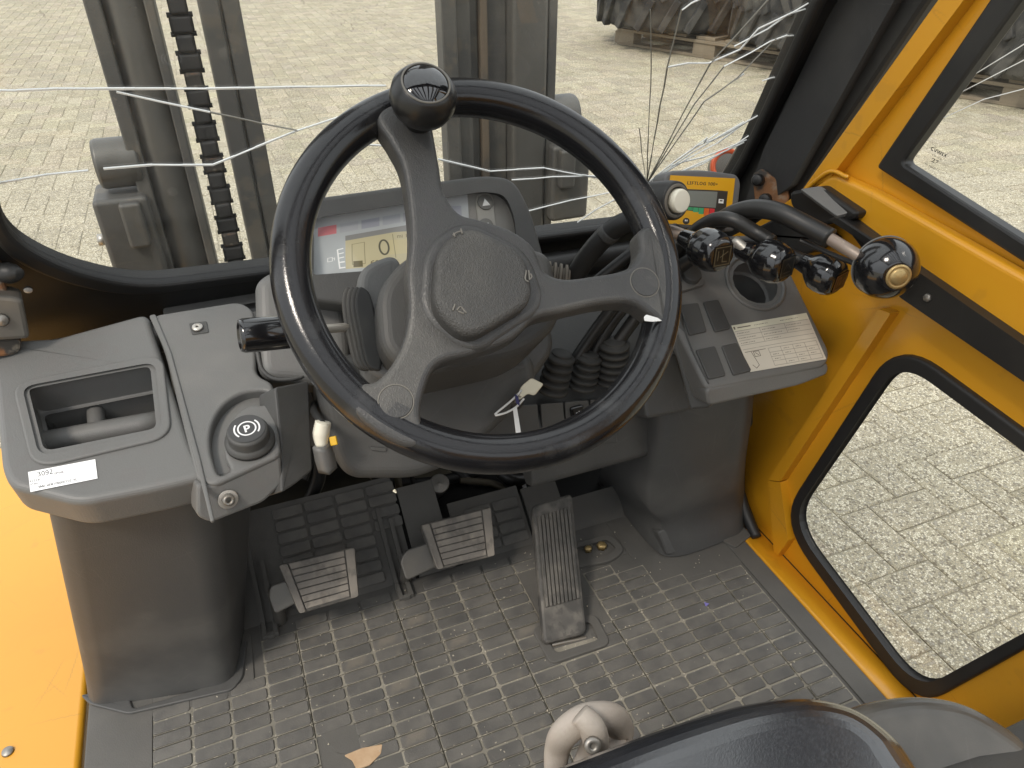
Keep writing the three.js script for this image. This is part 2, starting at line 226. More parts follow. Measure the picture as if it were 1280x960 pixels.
{
  const g = new THREE.PlaneGeometry(260, 260); g.rotateX(-Math.PI / 2); g.translate(0, -0.005, 0);
  part(ground, 'joint_sand', boxUV(g), M.joint);
  const L = 0.21, W = 0.105, J = 0.003, T = 0.006;
  const paverGeo = (ou, ov) => {                                   // top with chamfered edges, 18 triangles
    const a = (L - J) / 2, b = (W - J) / 2, c = 0.004, t = 0.003, pos = [], P = (x, y, z) => [x, y, z];
    const ring = (y, ix) => [P(-a + ix, y, -b + ix), P(a - ix, y, -b + ix), P(a - ix, y, b - ix), P(-a + ix, y, b - ix)];
    const r0 = ring(-0.03, 0), r1 = ring(-t, 0), r2 = ring(0, c), q = (A, B, C, D) => pos.push(...A, ...B, ...C, ...A, ...C, ...D);
    q(r2[0], r2[3], r2[2], r2[1]); for (let i = 0; i < 4; i++) { const k = (i + 1) % 4; q(r1[i], r2[i], r2[k], r1[k]); q(r0[i], r1[i], r1[k], r0[k]); }
    const g = new THREE.BufferGeometry(); g.setAttribute('position', new THREE.Float32BufferAttribute(pos, 3)); g.computeVertexNormals(); boxUV(g);
    const uv = g.attributes.uv; for (let i = 0; i < uv.count; i++) uv.setXY(i, uv.getX(i) + ou, uv.getY(i) + ov); return g;
  };
  const geos = []; for (let k = 0; k < 9; k++) geos.push(paverGeo(k * 0.137 % 0.4, k * 0.291 % 0.4));
  const spots = [];
  // 90 degree herringbone: unit steps of W; each stair step k carries one lying and one standing paver
  for (let i = -140; i < 180; i++) for (let j = -230; j < 40; j++) {
    const m = ((i - j) % 4 + 4) % 4; let cx, cz, rot;
    if (m === 0) { cx = (i + 1) * W; cz = (j + 0.5) * W; rot = 0; } else if (m === 2) { cx = (i + 0.5) * W; cz = j * W; rot = 1; } else continue;
    cx += 0.03; if (cx < -9 || cx > 11 || cz < -22 || cz > 2.4) continue;
    const s = toPx(new V3(cx, 0, cz)); if (s[2] < 0.2) continue;
    if (s[0] < -500 || s[0] > 1900 || s[1] < -260 || s[1] > 1500) continue;
    spots.push([cx, cz, rot, s]);
  }
  const seen = ([, , , s]) => (s[0] > 985 && s[0] < 1290 && s[1] > 440 && s[1] < 870 && s[0] - 985 > (s[1] < 640 ? (640 - s[1]) * 0.62 : (s[1] - 640) * 0.7) && s[1] < 870 && s[1] - 440 > (s[0] - 1120) * 0.6)
    || (s[0] > 1110 && s[0] < 1285 && s[1] > 60 && s[1] < 320 && s[1] < 205 + (s[0] - 1120) * 0.6 && s[0] > 1125 + (205 - s[1]) * 0.62)
    || (s[0] > -5 && s[0] < 900 && s[1] > 150 && s[1] < 345);
  const big = spots.filter(seen).sort((a, b) => a[3][2] - b[3][2]).slice(0, 300), bigSet = new Set(big);
  big.forEach(([x, z, rot], k) => { const m = part(ground, 'paver', geos[(k * 7 + rot) % 9], M.paver[Math.floor(rnd() * 3)]); m.position.set(x, rr(-0.0015, 0.0015), z); m.rotation.y = (rot ? Math.PI / 2 : 0) + rr(-0.006, 0.006) + (rnd() < 0.5 ? Math.PI : 0); });
  const rest = spots.filter(s => !bigSet.has(s));
  for (let k = 0; k < 3; k++) {
    const l = rest.filter((_, i) => i % 3 === k), im = new THREE.InstancedMesh(geos[k], M.paver[k], l.length), o = new THREE.Object3D();
    l.forEach(([x, z, rot], i) => { o.position.set(x, rr(-0.0015, 0.0015), z); o.rotation.set(0, (rot ? Math.PI / 2 : 0) + (rnd() < 0.5 ? Math.PI : 0), 0); o.updateMatrix(); im.setMatrixAt(i, o.matrix); const c = rr(0.84, 1.08); im.setColorAt(i, rgb(c, c * rr(0.97, 1.01), c * rr(0.93, 1.0))); });
    im.name = numbered('paver_field'); im.userData.kind = 'stuff'; im.receiveShadow = true; ground.add(im);
  }
}

// ---------------------------------------------------------------- tyres on pallets in the yard
function pallet(x, z, turn, label) {
  const o = thing('pallet', label, 'pallet', 'pallets with large tyres in the yard');
  for (const sx of [-0.55, 0, 0.55]) for (const sz of [-0.36, 0, 0.36]) part(o, 'block', box(sx, 0.055, sz, 0.14, 0.09, 0.1, 0.004), M.wood);
  for (const sz of [-0.36, 0, 0.36]) part(o, 'bottom_board', box(0, 0.0095, sz, 1.2, 0.019, 0.1, 0.003), M.wood);
  for (const sz of [-0.36, 0, 0.36]) part(o, 'stringer_board', box(0, 0.111, sz, 1.2, 0.021, 0.12, 0.003), M.wood);
  for (let k = 0; k < 7; k++) part(o, 'deck_board', box(-0.55 + k * 0.183, 0.133, 0, 0.12, 0.021, 0.8, 0.003), M.wood);
  o.position.set(x, 0.003, z); o.rotation.y = turn; o.scale.set(1.85, 1.35, 1.4); return o;
}
function bigTyre(x, y, z, rad, wid, label) {
  const o = thing('loader_tyre', label, 'tyre', 'large loader tyres lying on pallets');
  const ri = rad * 0.5, prof = [[ri, 0.03], [ri + 0.05, 0], [rad - 0.13, 0.01], [rad - 0.05, 0.06], [rad - 0.03, wid / 2], [rad - 0.05, wid - 0.06], [rad - 0.13, wid - 0.01], [ri + 0.05, wid], [ri, wid - 0.03], [ri - 0.01, wid / 2], [ri, 0.03]];
  part(o, 'carcass', lathe(prof, new V3(), new V3(0, 1, 0), 56), M.tyre);
  for (let k = 0; k < 22; k++) for (const s of [0, 1]) {
    const a = (k + s * 0.5) / 22 * 2 * Math.PI, g = new RoundedBoxGeometry(0.08, wid * 0.52, 0.075, 1, 0.012);
    g.rotateX(s ? 0.5 : -0.5); g.translate(rad - 0.035, s ? wid * 0.72 : wid * 0.28, 0); g.rotateY(a); part(o, 'tread_lug', boxUV(g), M.tyre);
  }
  o.position.set(x, y, z); return o;
}
{
  const pl = [[5.3, -6.96, -1.187, 'long weathered wooden pallet carrying two large tyres'], [6.45, -4.35, -1.187, 'wooden pallet with pale block seen through the upper door window']];
  pl.forEach(([x, z, t, l]) => pallet(x, z, t, l));
  bigTyre(5.04, 0.198, -7.62, 0.92, 0.62, 'large black lugged tyre on the end of the long pallet where its wood sticks out'); bigTyre(5.62, 0.198, -6.15, 0.82, 0.6, 'large black lugged tyre on the long pallet behind the fan of cracks'); bigTyre(6.5, 0.198, -4.4, 0.85, 0.6, 'large black lugged tyre on the pallet behind the upper door window');
}

// ---------------------------------------------------------------- lift mast outside the windscreen
M.mastBrown = std({ map: tex(256, 0.5, (u, v) => mix([0.1, 0.085, 0.068], [0.15, 0.115, 0.08], step(0.4, 0.7, F6(u, v)))), roughness: 0.6 });
const mast = thing('lift_mast', 'black steel fork lift mast with rails and chain beyond windscreen', 'mast');
{
  const Z = -1.2, y0 = 0.3, y1 = 2.3, bar = (n, x0, x1, z0, z1, m, r = 0.003) => part(mast, n, box((x0 + x1) / 2, (y0 + y1) / 2, (z0 + z1) / 2, x1 - x0, y1 - y0, z1 - z0, r), m);
  bar('outer_rail', -0.119, -0.099, Z - 0.12, Z - 0.002, M.mast); bar('outer_rail', -0.047, -0.034, Z - 0.1, Z + 0.002, M.mast);
  bar('rail_web', -0.098, -0.048, Z - 0.12, Z - 0.09, M.mast);
  part(mast, 'lift_cylinder', lathe([[0, y0], [0.029, y0], [0.029, y1], [0, y1]], new V3(-0.072, 0, Z - 0.032), new V3(0, 1, 0), 40), M.mastBright);
  bar('inner_rail', 0.021, 0.047, Z - 0.09, Z, M.mast); bar('inner_rail', 0.05, 0.075, Z - 0.09, Z - 0.004, M.mast); bar('rail_groove', 0.047, 0.05, Z - 0.08, Z - 0.012, M.galv);
  bar('inner_rail', 0.364, 0.388, Z - 0.035, Z, M.mast); bar('rail_groove', 0.388, 0.391, Z - 0.03, Z - 0.01, M.galv); bar('inner_rail', 0.391, 0.416, Z - 0.06, Z - 0.016, M.mast);
  bar('rail_web', 0.4165, 0.432, Z - 0.08, Z - 0.028, M.mast); bar('rail_web', 0.4325, 0.446, Z - 0.08, Z - 0.018, M.mastBrown); bar('rail_web', 0.4465, 0.4815, Z - 0.08, Z - 0.028, M.mast);
  bar('outer_rail', 0.482, 0.545, Z - 0.12, Z, M.mastBright, 0.008); bar('outer_rail', 0.546, 0.563, Z - 0.12, Z - 0.006, M.mast);
  const linkW = box(0, 0, 0, 0.031, 0.0235, 0.018, 0.005), linkN = box(0, 0, 0, 0.025, 0.0235, 0.021, 0.005);
  for (const lg of [linkW, linkN]) lg.computeBoundingBox();
  for (let k = 0; k < 58; k++) { const l = part(mast, 'chain_link', k % 2 ? linkW : linkN, k % 5 === 3 ? M.rust : M.blackFlat); l.position.set(-0.006, 0.78 + k * 0.0243, Z - 0.02); const p = part(mast, 'chain_pin', chainPin(), M.blackFlat); p.position.set(-0.006, 0.792 + k * 0.0243, Z - 0.02); }
  function chainPin() { return chainPin.g ??= lathe([[0, -0.017], [0.0035, -0.017], [0.0035, 0.017], [0, 0.017]], new V3(), new V3(1, 0, 0), 8); }
  part(mast, 'chain_anchor', box(-0.004, 0.86, Z - 0.02, 0.06, 0.05, 0.05, 0.006), M.rust);
  for (const [x, s] of [[-0.145, 1], [0.59, -1]]) {
    part(mast, 'mount_block', box(x, 1.0, Z - 0.03, 0.075, 0.14, 0.09, 0.008), M.mast);
    part(mast, 'mount_eye', lathe([[0, -0.03], [0.034, -0.03], [0.036, -0.025], [0.036, 0.025], [0.034, 0.03], [0, 0.03]], new V3(x + 0.01 * s, 1.11, Z - 0.03), new V3(1, 0, 0), 28), M.mastBright);
    part(mast, 'mount_slot', box(x + 0.012 * s, 1.03, Z + 0.017, 0.03, 0.07, 0.02, 0.006), M.mast);
    part(mast, 'mount_bolt', lathe([[0, 0], [0.009, 0], [0.009, 0.012], [0, 0.012]], new V3(x - 0.037 * s, 1.0, Z - 0.02), new V3(-s, 0, 0), 6), M.galv);
  }
  part(mast, 'cross_beam', box(0.222, 0.36, Z - 0.15, 0.7, 0.14, 0.03, 0.004), M.mast); part(mast, 'cross_beam', box(0.222, 2.24, Z - 0.15, 0.7, 0.1, 0.03, 0.004), M.mast);
  base(mast);
}

// ---------------------------------------------------------------- cab shell: floor, bulkhead, roof guard, pillars
const PWS = plane(R(0, -0.41, -0.90), new V3(0, -0.53, 1));        // windscreen plane, leaning back
const PX = x => plane(new V3(x, EYE, 0), new V3(-1, 0, 0), new V3(0, 0, 1));   // wall planes: a = z, b = height from the eye
const XW = 0.69, PW = PX(XW);
const cut = (a, b, y) => [a[0] + (b[0] - a[0]) * (y - a[1]) / (b[1] - a[1]), y];
const cab = thing('cab_frame', 'black and yellow cab frame with overhead guard bars around the controls', 'cab');
{
  part(cab, 'floor_plate', box(0.2, EYE - 0.872, -0.35, 0.985, 0.02, 1.2, 0), M.black);
  part(cab, 'bulkhead', box(0.23, EYE - 0.7, -0.99, 0.98, 0.36, 0.02, 0), M.black);
  part(cab, 'side_panel', box(-0.52, EYE - 0.885, -0.55, 0.44, 0.04, 1.6, 0.008), M.yellow, 'yellow painted sheet metal beside the floor mat');
  part(cab, 'panel_screw', lathe([[0, 0], [0.007, 0], [0.006, 0.003], [0, 0.004]], onY(10, 940, -0.865), new V3(0, 1, 0), 16), M.steel);
  // roof guard out of frame: side beams, cross beams and bars that the spinner knob mirrors
  for (const x of [-0.27, 0.73]) part(cab, 'roof_beam', box(x, 1.98, 0.2, 0.07, 0.08, 1.36, 0.01), M.black);
  for (const z of [-0.45, 0.85]) part(cab, 'roof_beam', box(0.23, 1.98, z, 0.93, 0.08, 0.07, 0.01), M.black);
  for (let k = 0; k < 7; k++) part(cab, 'guard_bar', box(-0.16 + k * 0.13, 1.985, 0.2, 0.034, 0.05, 1.24, 0.006), M.black);
  for (const x of [-0.27, 0.73]) part(cab, 'rear_pillar', box(x, 1.3, 0.85, 0.07, 1.3, 0.07, 0.01), M.black);
  part(cab, 'front_pillar', sweep([R(-0.28, -0.5, -0.99), R(-0.28, 0.5, -0.45)], 0.036, 12, 4), M.black);
  part(cab, 'front_pillar', sweep([R(0.745, -0.55, -1.0), R(0.745, 0.5, -0.44)], 0.034, 12, 4), M.black);
  part(cab, 'rear_panel', box(0.23, 1.0, 0.88, 0.93, 0.75, 0.03, 0.004), M.yellow);
  part(cab, 'engine_hood', box(0.2, EYE - 0.72, 0.33, 0.9, 0.28, 1.02, 0.03), M.plasticDark);
  base(cab);
}
// windscreen frame, seal, glass and its cracks
const screen = thing('windscreen', 'cracked windscreen with crack lines fanning from impact point', 'windscreen');
{
  const rb = p2(PWS, 1016, 0), rl = p2(PWS, 925, 200);
  const holePts = [[...p2(PWS, -12, 215), 0.05], [...p2(PWS, 6, 292), 0.06], [...p2(PWS, 75, 331), 0.05], [...p2(PWS, 170, 354), 0.06], [...p2(PWS, 870, 268), 0.01], [...p2(PWS, 905, 232), 0.03], [...rl, 0.03], [...cut(rl, rb, 0.86), 0.03], [-0.22, 0.86, 0.05]];
  const grow = (pts, k) => { const cx = pts.reduce((s, p) => s + p[0], 0) / pts.length, cy = pts.reduce((s, p) => s + p[1], 0) / pts.length; return pts.map(p => [p[0] + Math.sign(p[0] - cx) * k, p[1] + Math.sign(p[1] - cy) * k, p[2]]); };
  const f = roundPoly([[-0.31, -0.1], [0.735, -0.1], [0.72, 0.93], [-0.3, 0.93]], 0.01); f.holes.push(roundPoly(holePts, 0.03, THREE.Path));
  part(screen, 'frame', ext(PWS, f, 0.02, 0.002, 0.004), M.black);
  const s = roundPoly(grow(holePts, 0.013), 0.03); s.holes.push(roundPoly(grow(holePts, -0.003), 0.03, THREE.Path));
  part(screen, 'rubber_seal', ext(PWS, s, 0.014, 0.005, 0.011, 3), M.rubber);
  part(screen, 'lower_rail', sweep([R(-0.27, -0.455, -0.875), R(0.2, -0.452, -0.885), R(0.70, -0.46, -0.885)], 0.02, 12, 12), M.black);
  const g = ext(PWS, roundPoly(grow(holePts, 0.004), 0.03), 0.001, 0, -0.006);
  const pane = part(screen, 'pane', (() => { const p = g.attributes.position, n = g.attributes.normal, keep = []; for (let i = 0; i < p.count; i += 3) if (new V3(n.getX(i), n.getY(i), n.getZ(i)).dot(PWS.n) > 0.9) keep.push(i, i + 1, i + 2); const q = new THREE.BufferGeometry(), a = []; for (const i of keep) a.push(p.getX(i), p.getY(i), p.getZ(i)); q.setAttribute('position', new THREE.Float32BufferAttribute(a, 3)); q.computeVertexNormals(); return boxUV(q); })(), M.glass);
  const film = part(screen, 'dust_film', (() => { const q = pane.geometry.clone(); q.translate(PWS.n.x * 0.0035, PWS.n.y * 0.0035, PWS.n.z * 0.0035); return q; })(), M.dust, 'thin speckled film of road dust on the glass'); film.castShadow = false;
  const crack = (pts, w, m = M.crack) => {                         // shallow slivers standing in the pane
    const P = pts.map(q => onP(q[0], q[1], PWS, -0.0045)), l = [];
    const W = []; P.forEach((p, i) => { if (!i) { W.push(p); return; } const a = P[i - 1], n = Math.max(1, Math.round(a.distanceTo(p) / 0.03)); for (let k = 1; k <= n; k++) { const q = a.clone().lerp(p, k / n); if (k < n) q.addScaledVector(PWS.v, rr(-0.0007, 0.0007)).addScaledVector(PWS.u, rr(-0.0007, 0.0007)); W.push(q); } });
    for (let i = 1; i < W.length; i++) { const d = W[i].clone().sub(W[i - 1]), len = d.length(), ww = w * rr(0.45, 1.3), g = new THREE.BoxGeometry(len + ww * 0.4, ww, 0.0016); const Q = plane(W[i].clone().add(W[i - 1]).multiplyScalar(0.5), PWS.n, d); g.applyMatrix4(mat4(Q)); l.push(g); }
    part(pane, 'crack', merge(l.map(boxUV)), m);
  };
  const w1 = 0.0016, w2 = 0.0012, o = [808, 230];
  crack([[-30, 113], [120, 111], [300, 110], [460, 107], [482, 107]], w1); crack([[146, 115], [200, 127], [262, 140]], w1); crack([[262, 140], [330, 155], [372, 163]], 0.0009, M.crackThin);
  crack([[-30, 232], [3, 228], [60, 218], [110, 213]], w1); crack([[130, 211], [190, 206], [266, 206], [320, 184], [372, 163], [424, 146], [480, 128]], w1);
  crack([[440, 180], [480, 182], [505, 190]], w1); crack([[548, 199], [612, 214], [680, 210], [728, 219], o], w1); crack([[640, 225], [690, 221], [740, 220], o], w2); crack([[660, 264], [715, 250], [760, 241], o], w2); crack([[722, 278], [745, 262], [775, 246], o], w2); crack([[650, 120], [700, 132], [715, 138], [760, 185], o], w2 * 0.7);
  crack([o, [812, 130], [814, 80], [813, 12]], 0.0008, M.crackThin); crack([o, [834, 84], [852, 12]], 0.0011, M.crackThin); crack([[852, 13], [864, 4], [890, -8]], w1); crack([[834, 84], [860, 79], [886, 79]], w1);
  crack([o, [860, 130], [888, 79], [960, 0]], 0.001, M.crackThin); crack([o, [868, 130], [905, 83]], 0.0008, M.crackThin); crack([o, [880, 127], [922, 97], [970, 48]], 0.0008, M.crackThin); crack([[886, 79], [925, 62], [948, 36], [990, 16], [1022, -3]], w1); crack([[918, 58], [960, 36], [985, 18], [1014, 9]], w2); crack([[968, 50], [983, 45], [996, 44]], w1); crack([[919, 100], [930, 92]], w2);
  crack([o, [842, 203], [872, 182], [905, 169], [925, 157], [950, 143]], w1); crack([o, [860, 198], [898, 178], [936, 150]], w2); crack([o, [835, 208], [880, 196], [935, 174]], w2); crack([o, [856, 212], [900, 192], [930, 178]], w2); crack([[953, 101], [962, 98], [972, 96]], w2); crack([[868, 184], [884, 172], [880, 178], [898, 166]], w2); crack([o, [790, 221], [755, 208]], w2); crack([o, [802, 190], [799, 160]], 0.0006, M.crackThin);
  crack([[905, 83], [938, 66], [962, 52], [984, 44]], 0.0009); crack([o, [866, 190], [890, 176], [930, 152]], 0.0011); crack([o, [878, 205], [912, 186], [938, 168]], 0.0011); crack([o, [800, 222], [786, 205]], 0.001); crack([o, [822, 226], [836, 218], [858, 216]], 0.001); crack([o, [796, 236], [780, 233]], 0.0012);
  part(screen, 'frame_bolt', lathe([[0, 0], [0.0045, 0], [0.004, 0.002], [0, 0.003]], onP(35, 362, PWS, 0.004), PWS.n, 12), M.white, 'small white plug in the black frame');
  base(screen);
}
// right-hand pillar face between windscreen and door
const pillar = thing('door_pillar', 'dark sloping pillar between cracked windscreen and yellow door', 'pillar');
{
  const P = PX(0.705), a0 = p2(P, 1012, 0), a1 = p2(P, 905, 240), b0 = p2(P, 1160, 0), b1 = p2(P, 1000, 240);
  part(pillar, 'pillar_tube', ext(P, roundPoly([cut(a1, a0, 0.5), [a1[0], a1[1]], [a1[0] + 0.01, -0.55], [b1[0], -0.55], b1, cut(b1, b0, 0.5)], 0.011), 0.03, 0.006), M.black);
  const c0 = p2(P, 1045, 0, 0.012), c1 = p2(P, 955, 185, 0.012), c2 = p2(P, 920, 285, 0.012), d0 = p2(P, 1118, 0, 0.012), d1 = p2(P, 988, 232, 0.012);
  part(pillar, 'pillar_face', ext(P, roundPoly([cut(c1, c0, 0.45), c1, c2, d1, cut(d1, d0, 0.45)], 0.003), 0.018, 0, 0.012), M.blackFlat);
  base(pillar);
}
// yellow door with two windows
const door = thing('cab_door', 'yellow steel cab door with two black sealed windows', 'door');
{
  const u0 = p2(PW, 1270, 0), u1 = p2(PW, 1122, 208), u2 = p2(PW, 1280, 297);
  const ub = [0.12, u1[1] + (u2[1] - u1[1]) * (0.12 - u1[0]) / (u2[0] - u1[0])];
  const up = [cut(u1, u0, 0.42), u1, ub, [0.12, 0.42]];
  const lowSeal = [[1119, 424, 0.06], [1400, 630, 0.02], [1400, 745, 0.05], [1145, 887, 0.06], [972, 651, 0.08]];
  const lowGlass = [[1123, 444, 0.05], [1386, 638, 0.02], [1386, 740, 0.04], [1147, 869, 0.055], [983, 650, 0.07]];
  const s0 = p2(PW, 1150, 30), s1 = p2(PW, 1000, 240);
  const wall = roundPoly([cut(s1, s0, 0.47), s1, [-0.80, -0.40], [-0.9, -0.48], [-0.9, -0.91], [0.32, -0.91], [0.32, 0.47]], 0.004);
  wall.holes.push(roundPoly(up, 0.02, THREE.Path), roundPoly(pxs(PW, lowGlass), 0.03, THREE.Path));
  part(door, 'door_panel', ext(PW, wall, 0.006, 0.002), M.yellow);
  // folded front post
  const off = 0.016, q0 = p2(PW, 1152, 30, off), q1 = p2(PW, 1000, 243, off), r0 = p2(PW, 1182, 30, off), r1 = p2(PW, 1038, 222, off);
  part(door, 'front_post', ext(PW, roundPoly([cut(q1, q0, 0.44), q1, r1, cut(r1, r0, 0.44)], 0.003), 0.017, 0, off), M.yellow);
  // belt under the upper window
  part(door, 'belt_rail', slab(PW, [[1000, 246], [1040, 216], [1092, 240], [1420, 425], [1420, 525], [1150, 347], [1060, 292]], 0.018, { off: 0.017, r: 0.006, bev: 0.006, seg: 4 }), M.yellow);
  part(door, 'weld_bead', sweep([onP(1003, 242, PW, 0.019), onP(1022, 224, PW, 0.019), onP(1040, 214, PW, 0.019), onP(1060, 222, PW, 0.018)], 0.0028, 6, 16), M.yellow);
  // black latch rail
  part(door, 'latch_rail', slab(PW, [[1036, 256], [1145, 338], [1420, 528], [1420, 573], [1125, 372]], 0.02, { off: 0.03, r: 0.002, bev: 0 }), M.black);
  part(door, 'rail_screw', lathe([[0, 0], [0.005, 0], [0.004, 0.003], [0, 0.0035]], onP(1160, 372, PW, 0.03), PW.n, 6), M.steel);
  // frame and seal of the upper window
  const i1 = p2(PW, 1127, 204, 0.012), i0 = p2(PW, 1276, 0, 0.012), i2 = p2(PW, 1280, 302, 0.012), ib = [0.12, i1[1] + (i2[1] - i1[1]) * (0.12 - i1[0]) / (i2[0] - i1[0])];
  const it = cut(i1, i0, 0.41), o1 = [i1[0] - 0.032, i1[1] - 0.014];
  const fr = roundPoly([[it[0] - 0.022, 0.45], o1, [0.16, ib[1] - 0.018], [0.16, 0.45]], 0.006); fr.holes.push(roundPoly([it, i1, ib, [0.12, 0.41]], 0.006, THREE.Path));
  part(door, 'window_frame', ext(PW, fr, 0.016, 0.003, 0.012), M.black);
  const win = part(door, 'window_pane', ext(plane(PW.o.clone().add(new V3(0.002, 0, 0)), PW.n, PW.u), roundPoly([cut(u1, u0, 0.435), [u1[0] - 0.01, u1[1] - 0.01], [ub[0] + 0.01, ub[1] - 0.01], [0.13, 0.435]], 0.002), 0.0001, 0), M.glass);
  win.geometry = flatFace(win.geometry, PW.n);
  // lower window
  const ls = roundPoly(pxs(PW, lowSeal, 0.008), 0.03); ls.holes.push(roundPoly(pxs(PW, lowGlass, 0.008), 0.03, THREE.Path));
  part(door, 'window_seal', ext(PW, ls, 0.013, 0.004, 0.008, 4), M.rubber);
  const lp = part(door, 'window_pane', flatFace(ext(plane(PW.o.clone().add(new V3(0.004, 0, 0)), PW.n, PW.u), roundPoly(pxs(PW, lowSeal.map((q, i) => [(q[0] + lowGlass[i][0]) / 2, (q[1] + lowGlass[i][1]) / 2, 0.03])), 0.03), 0.0001, 0), PW.n), M.glass);
  // folded ribs
  const rib = (l) => part(door, 'fold_rib', slab(PW, l, 0.016, { off: 0.014, r: 0.002, bev: 0 }), M.yellow);
  rib([[1098, 386], [1113, 392], [975, 602], [960, 600]]); rib([[960, 601], [975, 603], [985, 676], [968, 700]]);
  const PS = plane(new V3(0, EYE, 0.3), new V3(0, 0, 1)); 
  part(door, 'door_sill', ext(PS, roundPoly([[0.642, -0.846], [0.66, -0.85], [0.69, -0.862], [0.69, -0.9], [0.642, -0.9]], 0.006), 0.95, 0.003), M.yellow);
  // etched marking on the glass
  const mk = canvasTex(256, 256, (g, w, h) => { g.clearRect(0, 0, w, h); g.fillStyle = '#111'; g.textAlign = 'center'; g.font = 'bold 46px sans-serif'; g.fillText('CVWIX', 128, 60); g.font = '24px sans-serif'; g.fillText('43R-000', 128, 104); g.font = 'bold 54px serif'; g.fillText('27', 128, 160); g.font = '30px sans-serif'; g.fillText('E6 000112', 128, 220); });
  const mkMat = std({ map: mk, transparent: true, alphaTest: 0.4, roughness: 0.6 });
  const PG = plane(PW.o.clone().add(new V3(0.001, 0, 0)), PW.n, PW.u);
  part(win, 'glass_marking', quad(PG, [[1158, 176], [1194, 194], [1180, 222], [1146, 206]], mk, 0), mkMat);
  const scratchLine = (l) => { const p = l.map(q => onP(q[0], q[1], PG, 0)), d = p[1].clone().sub(p[0]), g = new THREE.BoxGeometry(d.length(), 0.0008, 0.0006); g.applyMatrix4(mat4(plane(p[0].clone().add(p[1]).multiplyScalar(0.5), PW.n, d))); part(win, 'scratch', boxUV(g), M.crack); };
  scratchLine([[1218, 93], [1282, 54]]); scratchLine([[1198, 117], [1284, 73]]); scratchLine([[1180, 147], [1230, 124]]); scratchLine([[1230, 124], [1284, 110]]);
  base(door);
}
function flatFace(g, n) { const p = g.attributes.position, m = g.attributes.normal, a = []; const first = new V3(); for (let i = 0; i < p.count; i += 3) if (new V3(m.getX(i), m.getY(i), m.getZ(i)).dot(n) > 0.9) for (let k = 0; k < 3; k++) a.push(p.getX(i + k), p.getY(i + k), p.getZ(i + k)); const q = new THREE.BufferGeometry(); q.setAttribute('position', new THREE.Float32BufferAttribute(a, 3)); q.computeVertexNormals(); return boxUV(q); }
